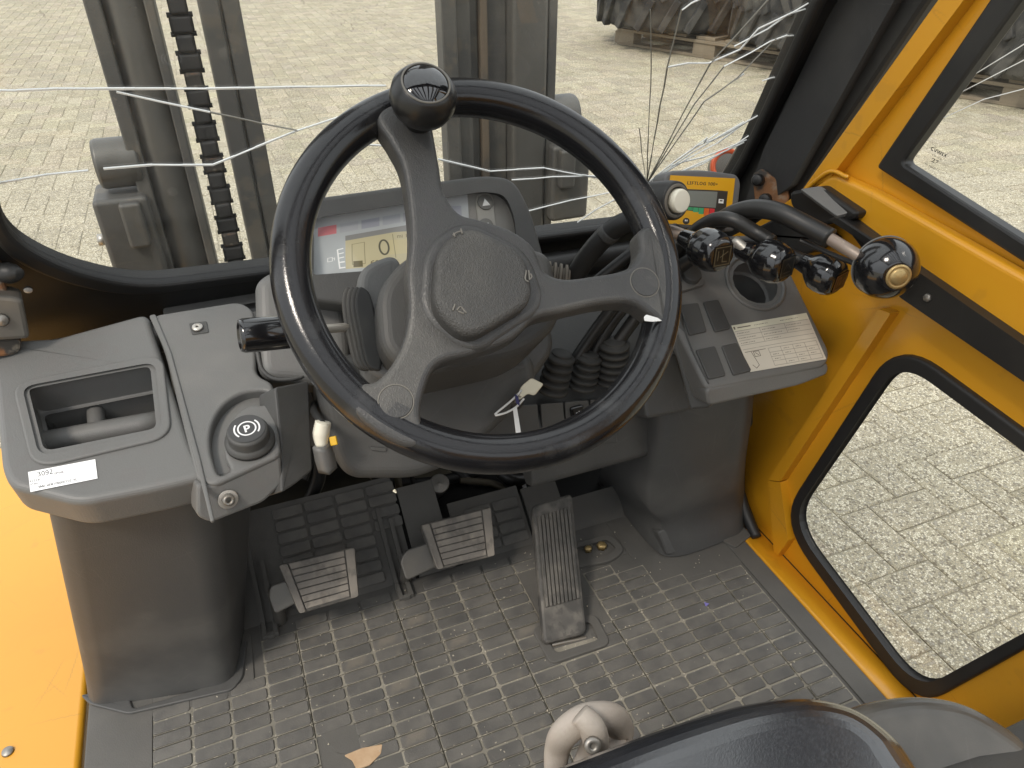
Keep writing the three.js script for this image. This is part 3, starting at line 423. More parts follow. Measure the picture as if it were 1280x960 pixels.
// ---------------------------------------------------------------- rubber floor mat with raised pads
const FL = -0.85, BEND = -0.745, TOE = 37 * Math.PI / 180;
const matPt = (x, s, h = 0) => s < -BEND ? R(x, FL + h, -s) : R(x, FL + (s + BEND) * Math.sin(TOE) + h * Math.cos(TOE), BEND - (s + BEND) * Math.cos(TOE) + h * Math.sin(TOE));
const inside = (pt, poly) => { let c = false; for (let i = 0, j = poly.length - 1; i < poly.length; j = i++) { const a = poly[i], b = poly[j]; if ((a[1] > pt[1]) !== (b[1] > pt[1]) && pt[0] < (b[0] - a[0]) * (pt[1] - a[1]) / (b[1] - a[1]) + a[0]) c = !c; } return c; };
const floorMat = thing('floor_mat', 'dusty black rubber floor mat with rows of raised rectangular pads', 'mat');
{
  const sheet = (x0, x1, s0, s1, m, h, t, name, label) => { // bent sheet
    const g = new THREE.BoxGeometry(x1 - x0, t, s1 - s0, 1, 1, 60), p = g.attributes.position;
    for (let i = 0; i < p.count; i++) { const q = matPt(p.getX(i) + (x0 + x1) / 2, p.getZ(i) + (s0 + s1) / 2, h - t / 2 + p.getY(i)); p.setXYZ(i, q.x, q.y, q.z); }
    const ng = g.toNonIndexed(); ng.computeVertexNormals(); return part(floorMat, name, boxUV(ng), m, label);
  };
  sheet(-0.29, 0.642, 0.05, 0.745, M.matPlain, 0, 0.006, 'mat_sheet');
  sheet(-0.1, 0.145, 0.745, 0.905, M.matPlain, 0, 0.006, 'toe_flap'); sheet(0.22, 0.335, 0.745, 0.84, M.matPlain, 0, 0.006, 'toe_flap'); sheet(0.34, 0.4, 0.745, 0.832, M.matPlain, 0.001, 0.006, 'toe_flap'); sheet(0.4, 0.56, 0.745, 0.797, M.matPlain, 0, 0.006, 'toe_flap'); sheet(0.15, 0.206, 0.745, 0.882, M.matPlain, 0.006, 0.005, 'pedal_plate');
  // plain borders round the pad field
  part(floorMat, 'mat_border', box(0.6265, EYE + FL + 0.001, -0.34, 0.03, 0.003, 0.59, 0.001), M.matPlain); part(floorMat, 'mat_border', box(-0.252, EYE + FL + 0.001, -0.38, 0.073, 0.003, 0.68, 0.001), M.matPlain);
  const PF = plane(R(0, FL, 0), new V3(0, 1, 0));
  part(floorMat, 'mat_border', slab(PF, [[112, 866], [160, 880], [285, 835], [300, 790], [314, 790], [318, 850], [308, 866], [172, 900], [165, 905], [112, 905]], 0.003, { off: 0.0022, r: 0.006, bev: 0.001 }), M.matPlain);
  part(floorMat, 'mat_border', slab(PF, [[700, 712], [790, 702], [832, 690], [905, 660], [945, 690], [925, 706], [790, 738], [700, 750]], 0.003, { off: 0.0008, r: 0.006, bev: 0.0006 }), M.matPlain);
  part(floorMat, 'mat_border', box(0.19, EYE + FL - 0.001, -0.708, 0.54, 0.0034, 0.072, 0.0005), M.matPlain); part(floorMat, 'mat_border', box(0.53, EYE + FL - 0.001, -0.694, 0.138, 0.0034, 0.1, 0.0005), M.matPlain); part(floorMat, 'mat_border', slab(PF, [[655, 690], [735, 690], [762, 812], [684, 832]], 0.003, { off: 0.0005, r: 0.01, bev: 0.0004 }), M.matPlain);
  // pads
  const pw = 0.0424, ph = 0.0153, mk = (w) => { const g = new THREE.ExtrudeGeometry(roundPoly([[-w / 2, -ph / 2], [w / 2, -ph / 2], [w / 2, ph / 2], [-w / 2, ph / 2]], 0.0022), { depth: 0.0016, bevelEnabled: true, bevelThickness: 0.0007, bevelSize: 0.0007, bevelOffset: -0.0007, bevelSegments: 1, curveSegments: 1 }); g.rotateX(-Math.PI / 2); return g; };
  const variants = []; for (let k = 0; k < 10; k++) { const g = boxUV(mk(pw)), uv = g.attributes.uv; for (let i = 0; i < uv.count; i++) uv.setXY(i, uv.getX(i) + k * 0.083, uv.getY(i) + k * 0.0517); variants.push(g); }
  const skip = [
    [[486, 600], [540, 600], [545, 690], [534, 738], [510, 750], [490, 690]], [[295, 600], [330, 640], [340, 690], [358, 790], [332, 800], [300, 720]], [[640, 590], [780, 590], [722, 640], [742, 770], [752, 806], [690, 824], [676, 790], [660, 690]],
    [[722, 600], [770, 660], [778, 706], [715, 712]], [[410, 945], [470, 925], [482, 960], [410, 975]], [[395, 915], [450, 905], [450, 940], [395, 950]]];
  const list = [];
  for (let c = -5; c <= 14; c++) for (let r = 4; r < 54; r++) {
    const x = -0.0565 + c * 0.0457, s = 0.011 + r * 0.0183 + 0, P = matPt(x, s, 0.0005), q = toPx(P);
    if (x < -0.225 || x > 0.605) continue;
    if (Math.abs(s + BEND) < 0.004) continue;
    if (x < -0.065 && s > 0.665 - (x > -0.08 ? -0.09 : 0)) continue;
    if (s > 0.745) { const okA = x > -0.06 && x < 0.135 && s < 0.89, okB = x > 0.235 && x < 0.32 && s < 0.828, okC = x > 0.41 && x < 0.53 && s < 0.785; if (!okA && !okB && !okC) continue; }
    if (s > 0.59 && s < 0.745 && x > 0.455 + (0.64 - s) * 1.1) continue; if (s > 0.60 && x > 0.47) continue;
    if (skip.some(k => inside(q, k))) continue;
    list.push([x, s, q, P]);
  }
  const vis = list.filter(l => l[2][0] > -10 && l[2][0] < 1290 && l[2][1] < 970 && !(l[2][1] > 905 + (850 - l[2][0]) * 0.3 && l[2][0] > 650)).sort((a, b) => a[2][2] - b[2][2]);
  const chosen = new Set(vis.slice(0, 300)), rest = [];
  for (const l of list) {
    const [x, s, q, P] = l, rx = s > -BEND ? TOE : 0, gi = Math.floor(rnd() * 10), mi = Math.floor(rnd() * 4);
    if (chosen.has(l)) { const m = part(floorMat, 'pad', variants[gi], M.matPad[mi]); m.position.copy(P); m.rotation.x = rx; m.rotation.y = rr(-0.004, 0.004); }
    else { const g = variants[gi].clone(); g.rotateX(rx); g.translate(P.x, P.y, P.z); rest.push(g); }
  }
  const tiles = list.filter(l => l[1] < 0.72).map(([x, sl]) => { const g = new THREE.PlaneGeometry(0.0468, 0.0192); g.rotateX(-Math.PI / 2); const p = matPt(x, sl, 0.0009 + ((Math.round(x * 1000) + Math.round(sl * 1000)) % 3) * 0.00006); g.translate(p.x, p.y, p.z); return boxUV(g); });
  const jd = part(floorMat, 'joint_dust', merge(tiles), M.matBase, 'pale dust packed between the pads'); jd.userData.kind = 'stuff';
  const st = part(floorMat, 'pad_field', merge(rest), M.matPad[1]); st.userData.kind = 'stuff';
  part(floorMat, 'torn_patch', slab(PF, [[430, 944], [452, 935], [478, 930], [476, 942], [462, 956], [446, 962], [440, 950]], 0.002, { off: 0.0032, r: 0.002, bev: 0.0004 }), std({ map: tex(128, 0.05, (u, v) => mix([0.42, 0.27, 0.15], [0.55, 0.4, 0.26], F6(u, v))), roughness: 0.9 }), 'bare tan patch where the mat is torn');
  part(floorMat, 'torn_patch', slab(PF, [[395, 912], [448, 905], [452, 938], [440, 944], [420, 940]], 0.002, { off: 0.0016, r: 0.004, bev: 0.0004 }), M.matPlain, 'worn flat patch beside the tear');
  for (const [px, py, w, s1] of [[339, 795, 0.009, 0.85], [508, 748, 0.009, 0.86]]) { const a = onY(px, py, FL); sheet(a.x - w / 2 - 0.006, a.x - w / 2, -a.z - 0.004, s1, M.matPlain, 0.0075, 0.008, 'slot_rim'); sheet(a.x + w / 2, a.x + w / 2 + 0.006, -a.z - 0.004, s1 - 0.02, M.matPlain, 0.009, 0.008, 'slot_rim'); sheet(a.x - w / 2, a.x + w / 2, -a.z - 0.006, -a.z, M.matPlain, 0.009, 0.008, 'slot_rim'); }
  // bolt recess
  const brs = roundPoly(pxs(PF, [[708, 684], [762, 668], [782, 688], [764, 703], [716, 712]], 0.003), 0.014); brs.holes.push(roundPoly(pxs(PF, [[716, 687], [760, 675], [773, 688], [760, 697], [722, 705]], 0.003), 0.01, THREE.Path));
  part(floorMat, 'bolt_recess', ext(PF, brs, 0.008, 0.0015, 0.0065), M.matPlain);
  for (const [x, y, r] of [[735, 688, 0.006], [752, 684, 0.008]]) part(floorMat, 'bolt_head', lathe([[0, 0], [r, 0], [r * 0.95, 0.006], [r * 0.5, 0.008], [0, 0.008]], onY(x, y, FL + 0.003), new V3(0, 1, 0), 6), M.brass);
  // crumbs and grit lying on the mat
  const grit = []; for (let k = 0; k < 520; k++) { const s = rr(0.3, 0.73), x = rr(-0.2, 0.6), r = rr(0.0006, 0.0018), g = new THREE.TetrahedronGeometry(r); g.rotateX(rnd() * 6); g.rotateY(rnd() * 6); const p = matPt(x, s, 0.0022 + r * 0.3); g.translate(p.x, p.y, p.z); grit.push(boxUV(g)); }
  const gm = part(floorMat, 'grit', merge(grit), std({ color: rgb(0.45, 0.41, 0.33), roughness: 1 })); gm.userData.kind = 'stuff';
  const pc = onY(883, 755, FL + 0.004), pg = new THREE.TetrahedronGeometry(0.0045); pg.translate(pc.x, pc.y, pc.z); part(floorMat, 'purple_scrap', boxUV(pg), std({ color: rgb(0.16, 0.14, 0.4), roughness: 0.7 }));
  base(floorMat);
}

// ---------------------------------------------------------------- pedals
function footPedal(label, px, armPx, slotPx, z) {
  const o = thing('foot_pedal', label, 'pedal', 'foot pedals above the mat');
  const P = tilt(onZ(...px[2], z), 45), out = pxs(P, px);
  part(o, 'pedal_pad', ext(P, roundPoly(out, 0.008), 0.016, 0.003), M.treadle);
  const [tl, tr, br, bl] = [out[0], out[1], out[2], out[3]];
  const L = (t, s) => { const a = [tl[0] + (bl[0] - tl[0]) * t, tl[1] + (bl[1] - tl[1]) * t], b = [tr[0] + (br[0] - tr[0]) * t, tr[1] + (br[1] - tr[1]) * t]; return [a[0] + (b[0] - a[0]) * s, a[1] + (b[1] - a[1]) * s]; };
  for (let k = 0; k < 7; k++) { const t = 0.03 + k * 0.132; part(o, 'tread_rib', ext(P, roundPoly([L(t, 0.135), L(t, 0.845), L(t + 0.113, 0.845), L(t + 0.113, 0.135)], 0.0012), 0.004, 0.0006, 0.0034), M.pedal); }
  part(o, 'side_rim', ext(P, roundPoly([L(0.02, 0.012), L(0.02, 0.118), L(0.985, 0.118), L(0.985, 0.012)], 0.003), 0.003, 0.001, 0.0034), M.pedal); part(o, 'side_rim', ext(P, roundPoly([L(0.02, 0.862), L(0.02, 0.988), L(0.985, 0.988), L(0.985, 0.862)], 0.003), 0.003, 0.001, 0.0034), M.pedal);
  const PA = tilt(onZ(...armPx[0], z - 0.035), 50); part(o, 'pedal_arm', slab(PA, armPx, 0.006, { r: 0.006, bev: 0.002 }), M.pedalArm); part(o, 'arm_shank', sweep([onP((armPx[1][0] + armPx[2][0]) / 2 + 6, (armPx[1][1] + armPx[2][1]) / 2, PA, -0.006), R(onP(...armPx[1], PA).x - 0.004, FL - 0.05, z - 0.075)], 0.009, 8, 4), M.pedalArm);
  return o;
}
M.pedalArm = std({ map: plasticMap([0.12, 0.115, 0.105], [0.2, 0.18, 0.15], 0.5, 631), roughness: 0.5, metalness: 0.3 });
base(footPedal('worn grey ribbed pedal beside the left plastic console', [[347, 706], [444, 683], [449, 746], [374, 768]], [[372, 722], [338, 732], [336, 746], [344, 768], [378, 750]], 0, -0.68));
base(footPedal('worn grey ribbed pedal between the other ribbed pad and the long treadle', [[525, 656], [614, 633], [619, 695], [546, 713]], [[548, 674], [508, 688], [500, 702], [508, 726], [552, 706]], 0, -0.69));
{
  const o = thing('accelerator_treadle', 'long worn grey treadle pedal with lengthwise grooves hinged in the mat', 'pedal');
  const P = tilt(onY(707, 800, FL + 0.014), 30), q = pxs(P, [[665, 632], [715, 616], [734, 792], [680, 806]]);
  part(o, 'treadle_plate', ext(P, roundPoly(q.map((c, i) => [...c, i < 2 ? 0.008 : 0.01]), 0.01), 0.018, 0.004), M.treadle);
  const L = (t, s) => { const a = [q[0][0] + (q[3][0] - q[0][0]) * t, q[0][1] + (q[3][1] - q[0][1]) * t], b = [q[1][0] + (q[2][0] - q[1][0]) * t, q[1][1] + (q[2][1] - q[1][1]) * t]; return [a[0] + (b[0] - a[0]) * s, a[1] + (b[1] - a[1]) * s]; };
  for (let k = 0; k < 9; k++) { const s = 0.1 + k * 0.092; part(o, 'tread_rib', ext(P, roundPoly([L(0.1, s), L(0.1, s + 0.072), L(0.76, s + 0.072), L(0.76, s)], 0.0016), 0.004, 0.0009, 0.0036), M.treadle); }
  const PF = plane(R(0, FL, 0), new V3(0, 1, 0));
  const rim = roundPoly(pxs(PF, [[664, 786], [744, 768], [764, 806], [688, 832]], 0.003), 0.012); rim.holes.push(roundPoly(pxs(PF, [[676, 790], [738, 777], [751, 802], [694, 820]], 0.003), 0.01, THREE.Path));
  part(o, 'hinge_frame', ext(PF, rim, 0.009, 0.0015, 0.0062), M.matPlain);
  part(o, 'hinge_plate', slab(PF, [[676, 790], [738, 777], [751, 802], [694, 820]], 0.003, { off: 0.0022, r: 0.01, bev: 0.0005 }), M.matPlain); part(o, 'hinge_dust', slab(PF, [[688, 812], [745, 796], [750, 803], [696, 819]], 0.002, { off: 0.0036, r: 0.003, bev: 0.0004 }), M.matBase);
  part(o, 'hinge_pin', sweep([onP(690, 806, P, -0.014), onP(732, 798, P, -0.014)], 0.004, 8, 3), M.steel);
  base(o);
}

// ---------------------------------------------------------------- left console with tray and parking brake button
const leftConsole = thing('side_console', 'dark grey plastic console with open tray and sticker on top', 'console');
{
  const P = tilt(R(-0.2, -0.46, -0.6), 15);
  // top with tray opening
  const outline = pxs(P, [[-14, 425, 0.01], [70, 421, 0.004], [184, 390, 0.012], [200, 440, 0.02], [240, 560, 0.03], [260, 594, 0.01], [200, 609, 0.012], [98, 629, 0.014], [11, 607, 0.014], [1, 586, 0.012]]);
  const trayPx = [[24, 482, 0.016], [196, 450, 0.016], [206, 540, 0.016], [46, 573, 0.016]];
  const sh = roundPoly(outline, 0.01); sh.holes.push(roundPoly(pxs(P, trayPx), 0.016, THREE.Path));
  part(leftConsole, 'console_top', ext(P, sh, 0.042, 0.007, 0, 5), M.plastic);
  const lip = roundPoly(pxs(P, [[14, 478, 0.022], [203, 441, 0.022], [215, 545, 0.022], [40, 586, 0.024]], 0.003), 0.02); lip.holes.push(roundPoly(pxs(P, trayPx, 0.003), 0.016, THREE.Path));
  part(leftConsole, 'tray_lip', ext(P, lip, 0.006, 0.002, 0.003, 3), M.plastic);
  // the tray itself: four walls and a floor
  const tp = pxs(P, trayPx), D = 0.075, inn = k => { const c = [0, 1].map(i => tp.reduce((s, q) => s + q[i], 0) / 4); return tp.map(q => [q[0] + (c[0] - q[0]) * k, q[1] + (c[1] - q[1]) * k]); };
  const wallQ = (i) => { const a = tp[i], b = tp[(i + 1) % 4], bo = inn(0.12), c = bo[(i + 1) % 4], d = bo[i], v = [at(P, a[0], a[1], -0.004), at(P, b[0], b[1], -0.004), at(P, c[0], c[1], -D), at(P, d[0], d[1], -D)]; const g = new THREE.BufferGeometry(); g.setAttribute('position', new THREE.Float32BufferAttribute([v[0], v[1], v[2], v[0], v[2], v[3]].flatMap(p => p.toArray()), 3)); g.computeVertexNormals(); return boxUV(g); };
  const tray = part(leftConsole, 'tray', merge([0, 1, 2, 3].map(wallQ)), M.plastic, 'deep open tray moulded into the console');
  part(tray, 'tray_floor', ext(P, roundPoly(inn(0.1), 0.014), 0.004, 0.001, -D), M.plastic);
  const b = inn(0.12), e0 = [b[3][0] * 0.88 + b[0][0] * 0.12, b[3][1] * 0.88 + b[0][1] * 0.12], e1 = [b[2][0] * 0.88 + b[1][0] * 0.12, b[2][1] * 0.88 + b[1][1] * 0.12];
  part(tray, 'tray_rib', sweep([onP(48, 556, P, -0.045), onP(200, 528, P, -0.045)], 0.013, 10, 6), M.plastic);
  part(tray, 'tray_post', sweep([onP(119, 508, P, -0.055), onP(122, 545, P, -0.05)], 0.009, 10, 4), M.plastic);
  // body down to the floor, flared at the foot
  const bFL = onY(108, 880, FL), bFR = onY(292, 850, FL), tFL = onZ(54, 640, -0.635), tFR = onZ(262, 606, -0.625), bBR = onY(308, 770, FL), tBR = onZ(322, 596, -0.74);
  const quadB = [bFL.clone().add(new V3(0.01, 0, -0.24)), bFL, bFR, bBR], quadT = [tFL.clone().add(new V3(0.0, 0, -0.2)), tFL, tFR, tBR];
  const ringOf = (q, r, y) => { const pts = []; for (let i = 0; i < 4; i++) { const p = q[i], a = q[(i + 3) % 4], c = q[(i + 1) % 4], k = i === 0 ? 0.002 : r, A = p.clone().lerp(a, Math.min(0.45, k / p.distanceTo(a))), C = p.clone().lerp(c, Math.min(0.45, k / p.distanceTo(c))); for (let j = 0; j <= 10; j++) { const t = j / 10; pts.push(A.clone().multiplyScalar((1 - t) * (1 - t)).addScaledVector(p, 2 * t * (1 - t)).addScaledVector(C, t * t)); } if (i < 3) for (let j = 1; j < 6; j++) pts.push(C.clone().lerp(c.clone().lerp(p, Math.min(0.45, (i === 3 ? 0.002 : r) / p.distanceTo(c))), j / 6)); } return pts; };
  const rows = []; for (let k = 0; k <= 14; k++) { const t = k / 14, fl = t < 0.1 ? (0.1 - t) * 0.1 : 0, q = quadB.map((p, i) => { const w = p.clone().lerp(quadT[i], t); if (i === 1 || i === 2) w.z += fl; return w; }); rows.push(ringOf(q, 0.026)); }
  rows.push(rows[14].map(p => p.clone().add(new V3(0, 0.012, -0.004))));
  const bp = [], bi = [], NN = rows[0].length; rows.forEach(r => r.forEach(p => bp.push(...p.toArray()))); for (let k = 0; k < rows.length - 1; k++) for (let i = 0; i < NN - 1; i++) { const a = k * NN + i, c = a + 1, d = a + NN, e = d + 1; bi.push(a, c, d, c, e, d); }
  const bg = new THREE.BufferGeometry(); bg.setAttribute('position', new THREE.Float32BufferAttribute(bp, 3)); bg.setIndex(bi); bg.computeVertexNormals();
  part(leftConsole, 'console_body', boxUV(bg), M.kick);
  const PFt = plane(R(0, FL, 0), new V3(0, 1, 0));
  part(leftConsole, 'foot_flange', slab(PFt, [[100, 868], [158, 862], [166, 886], [284, 850], [303, 800], [309, 800], [303, 846], [290, 862], [160, 892], [112, 880]], 0.004, { off: 0.006, r: 0.006, bev: 0.0015 }), M.kick);
  // raised module with the parking brake button
  const PM = tilt(R(-0.06, -0.452, -0.62), 15);
  const modS = roundPoly(pxs(PM, [[188, 394, 0.012], [300, 376, 0.012], [318, 388, 0.012], [320, 468, 0.016], [341, 478, 0.008], [351, 568, 0.008], [266, 607, 0.008], [246, 600, 0.008], [236, 560, 0.02], [206, 440, 0.02]]), 0.01);
  modS.holes.push(splinePoly(pxs(PM, [[334, 489], [318, 488], [300, 492], [281, 504], [267, 525], [262, 550], [266, 575], [275, 593], [287, 588], [281, 570], [280, 550], [287, 529], [299, 514], [314, 506], [333, 504]]), THREE.Path, 70));
  part(leftConsole, 'brake_module', ext(PM, modS, 0.03, 0.0038, 0, 4), M.plastic);
  part(leftConsole, 'recess_floor', slab(PM, [[250, 480], [336, 480], [342, 560], [270, 598]], 0.004, { off: -0.012, r: 0.01, bev: 0.001 }), M.plastic);
  part(leftConsole, 'module_seam', slab(PM, [[186, 394], [194, 392], [214, 440], [250, 572], [268, 650], [263, 652], [244, 574], [208, 442]], 0.004, { off: 0.002, r: 0.003, bev: 0.0012 }), M.plastic);
  const bc = onP(313, 552, PM, 0.001), btn = part(leftConsole, 'brake_button', lathe([[0, 0], [0.0235, 0], [0.0235, 0.004], [0.0205, 0.007], [0.019, 0.008], [0.0195, 0.016], [0.0175, 0.02], [0, 0.0205]], bc, PM.n, 40), M.plasticDark, 'round parking brake push button');
  const pTex = canvasTex(256, 256, (g) => { g.fillStyle = '#3f3f3f'; g.fillRect(0, 0, 256, 256); g.strokeStyle = '#e8e8e8'; g.fillStyle = '#e8e8e8'; g.lineWidth = 11; g.beginPath(); g.arc(128, 128, 62, 0, 7); g.stroke(); g.lineWidth = 12; g.beginPath(); g.arc(128, 128, 88, -0.7, 0.7); g.stroke(); g.beginPath(); g.arc(128, 128, 88, Math.PI - 0.7, Math.PI + 0.7); g.stroke(); g.font = 'bold 92px sans-serif'; g.textAlign = 'center'; g.fillText('P', 128, 162); });
  const disc = new THREE.CircleGeometry(0.0168, 36); disc.rotateZ(-0.1); disc.applyMatrix4(mat4(plane(at({ ...PM, o: bc }, 0, 0, 0.0209), PM.n, new V3(1, 0, -0.2)))); part(btn, 'brake_symbol', disc, std({ map: pTex, roughness: 0.5 }));
  // front skirt with torx screw
  const sA = onP(266, 606, PM, -0.002), sB = onP(351, 567, PM, -0.002), PS = plane(sA, new V3().crossVectors(sB.clone().sub(sA), new V3(0, 1, -0.35)), new V3(1, 0, 0));
  part(leftConsole, 'module_skirt', slab(PS, [[246, 604], [266, 607], [351, 568], [354, 604], [330, 628], [264, 654], [246, 646]], 0.03, { r: 0.006, bev: 0.003 }), M.plastic);
  part(leftConsole, 'skirt_washer', lathe([[0, 0], [0.0095, 0], [0.009, 0.0015], [0, 0.0015]], onP(285, 624, PS, 0.001), PS.n, 24), M.galv); part(leftConsole, 'skirt_screw', lathe([[0.0022, 0.003], [0.0028, 0.005], [0.0055, 0.005], [0.006, 0], [0, 0]], onP(285, 624, PS, 0.0025), PS.n, 16), M.steel);
  part(leftConsole, 'screw_pocket', slab(PM, [[236, 404], [258, 401], [261, 415], [240, 418]], 0.003, { off: 0.0012, r: 0.002, bev: 0.0006 }), M.plasticDark); part(leftConsole, 'top_screw', lathe([[0.0015, 0.002], [0.002, 0.0032], [0.0055, 0.0025], [0.006, 0], [0, 0]], onP(247, 410, PM, 0.0015), PM.n, 18), M.galv);
  part(leftConsole, 'module_end', slab(plane(sB.clone().add(new V3(0, -0.008, -0.006)), new V3(0.6, 0.55, 0.58)), [[344, 484], [386, 476], [391, 588], [368, 606], [352, 616], [352, 566]], 0.03, { r: 0.004, bev: 0.002 }), M.plasticDark);
  // stock sticker
  const st = canvasTex(512, 160, (g, w, h) => { g.fillStyle = '#f2f2f2'; g.fillRect(0, 0, w, h); g.fillStyle = '#2a2a2a'; g.font = 'bold 50px monospace'; g.fillText('3092', 64, 50); g.font = 'bold 24px monospace'; g.fillText('DPVHK', 190, 62); g.fillText('ellier', 4, 84); g.fillText('sten:', 4, 110); g.font = 'bold 26px monospace'; g.fillText('WWW.WEMJONGHESSE.NL', 62, 142); });
  part(leftConsole, 'stock_sticker', quad(P, [[35, 590], [119, 574], [122, 598], [38, 615]], st, 0.0008), std({ map: st, roughness: 0.55 }), 'white sticker reading 3092');
  base(leftConsole);
}
// ---------------------------------------------------------------- dashboard body
const dash = thing('dashboard', 'dark grey moulded dashboard behind the steering wheel', 'dashboard');
{
  // lever deck and switch panel: one profile across the cab
  part(dash, 'lever_deck', profileX([[-0.905, -0.455], [-0.70, -0.575, 0.02], [-0.675, -0.665, 0.01], [-0.70, -0.68], [-0.80, -0.60], [-0.92, -0.52]], 0.30, 0.655), M.plasticDark);
  part(dash, 'dash_shelf', profileX([[-0.91, -0.43], [-0.80, -0.45, 0.02], [-0.74, -0.52, 0.02], [-0.76, -0.58], [-0.92, -0.5]], -0.10, 0.30), M.plastic);
  // grey hump left of the cluster
  const PH = tilt(onZ(345, 400, -0.74), 48);
  part(dash, 'dash_hump', slab(PH, [[318, 352, 0.02], [335, 338, 0.02], [420, 325, 0.01], [440, 420, 0.02], [440, 490, 0.02], [372, 476, 0.02], [322, 474, 0.02]], 0.07, { bev: 0.014, seg: 6 }), M.plastic);
  part(dash, 'hump_seam_shade', sweep([[322, 440], [328, 462], [342, 473], [362, 474], [380, 470]].map(q => onP(q[0], q[1], PH, -0.004)), 0.0025, 8, 24), M.plasticDark);  // dark bead on the surface, shade of the seam gap put into its colour
  // switch blanks along the lower panel
  const s = plane(R(0, -0.62, -0.688), new V3(0, 0.27, 0.96));
  for (const [a, b] of [[590, 672], [676, 704], [706, 736], [738, 768]]) part(dash, 'switch_blank', slab(s, [[a, 512 - (a - 590) * 0.08], [b, 512 - (b - 590) * 0.08], [b + 4, 566 - (b - 590) * 0.07], [a + 4, 566 - (a - 590) * 0.07]], 0.006, { off: 0.003, r: 0.002, bev: 0.0012 }), M.plasticDark);
  const sw = part(dash, 'rocker_switch', slab(s, [[713, 510], [730, 506], [733, 526], [716, 530]], 0.008, { off: 0.007, r: 0.004, bev: 0.002 }), M.gloss);
  const ic = canvasTex(64, 64, g => { g.fillStyle = '#0c0c0c'; g.fillRect(0, 0, 64, 64); g.fillStyle = '#eee'; g.beginPath(); g.moveTo(14, 40); g.lineTo(30, 40); g.lineTo(30, 50); g.lineTo(52, 30); g.lineTo(34, 20); g.lineTo(34, 28); g.lineTo(14, 28); g.fill(); });
  part(sw, 'switch_symbol', quad(s, [[716, 511], [728, 508], [730, 521], [719, 524]], ic, 0.0074), std({ map: ic, roughness: 0.5 }));
  base(dash);
}
// hoses, wiring and a reservoir in the dark gap under the dashboard
{
  const o = thing('wiring_loom', 'hoses and wiring in dark gap under dashboard', 'wiring');
  const hose = (pts, r, m) => part(o, 'hose', sweep(pts.map(q => onZ(q[0], q[1], q[2])), r, 10, 30), m);
  const hm = std({ color: rgb(0.09, 0.075, 0.05), roughness: 0.6 }), hg = std({ color: rgb(0.1, 0.11, 0.06), roughness: 0.5 });
  hose([[455, 570, -0.96], [470, 596, -0.93], [520, 604, -0.92], [600, 590, -0.95]], 0.009, M.rubber); hose([[560, 580, -0.95], [600, 610, -0.92], [660, 612, -0.92], [720, 590, -0.95]], 0.008, M.rubber); hose([[478, 580, -0.92], [483, 612, -0.9]], 0.007, hg); hose([[495, 580, -0.92], [499, 612, -0.9]], 0.006, hm); hose([[512, 580, -0.92], [518, 612, -0.9]], 0.004, M.rubber); hose([[575, 600, -0.93], [620, 606, -0.9], [640, 620, -0.88]], 0.006, hm); hose([[370, 540, -0.9], [385, 570, -0.88], [378, 600, -0.86]], 0.008, M.rubber); hose([[385, 500, -0.9], [400, 590, -0.9], [380, 640, -0.9]], 0.01, M.rubber);
  hose([[625, 590, -0.9], [640, 600, -0.885], [660, 596, -0.9]], 0.012, M.black);
  base(o);
  const f = thing('fluid_reservoir', 'small grey capped cylinder in the gap above the middle pedal', 'reservoir');
  const c = onZ(549, 605, -0.875), ax = new V3(-0.05, 0.75, 0.65);
  part(f, 'canister', lathe([[0, -0.07], [0.015, -0.07], [0.015, -0.004], [0, -0.004]], c, ax, 28), M.steel); part(f, 'cap', lathe([[0, 0.006], [0.004, 0.006], [0.005, 0.004], [0.0135, 0.005], [0.0162, 0.003], [0.0162, -0.004], [0, -0.004]], c, ax, 28), M.steel);
  base(f);
  const w = thing('cable_connector', 'pale plug and black connector hanging beside the column shroud', 'connector');
  part(w, 'plug', sweep([onZ(404, 527, -0.61), onZ(401, 545, -0.605), onZ(402, 558, -0.60)], [0.008, 0.0085, 0.006], 6, 10), M.cream); part(w, 'socket', sweep([onZ(402, 556, -0.60), onZ(410, 588, -0.595)], [0.009, 0.01, 0.0095], 4, 6), M.plastic); part(w, 'yellow_tag', box(0, 0, 0, 0.007, 0.009, 0.004, 0.001, plane(onZ(417, 551, -0.60), new V3(-0.3, 0.5, 0.8))), std({ color: rgb(0.7, 0.42, 0.02), roughness: 0.5 })); part(w, 'cable', sweep([onZ(403, 530, -0.61), onZ(392, 512, -0.66), onZ(408, 490, -0.8), onZ(420, 470, -0.8)], 0.004, 8, 16), M.rubber);
  base(w);
  for (const [x, y, z, sx, sy, l] of [[452, 611, -0.9, 0.018, 0.01, 'small pale scrap lying above the toe board edge beside the pipes'], [655, 607, -0.88, 0.008, 0.014, 'small white cable tag beside the top of the treadle']]) {
    const t = thing('white_tag', l, 'tag'); part(t, 'tag_card', box(0, 0, 0, sx, sy, 0.002, 0.0005, plane(onZ(x, y, z), new V3(0.2, 0.5, 0.85))), M.white); part(t, 'tag_tail', box(sx * 0.6, -sy * 0.45, 0, sx * 0.9, 0.003, 0.001, 0, plane(onZ(x, y, z), new V3(0.2, 0.5, 0.85))), M.white); base(t);
  }
}
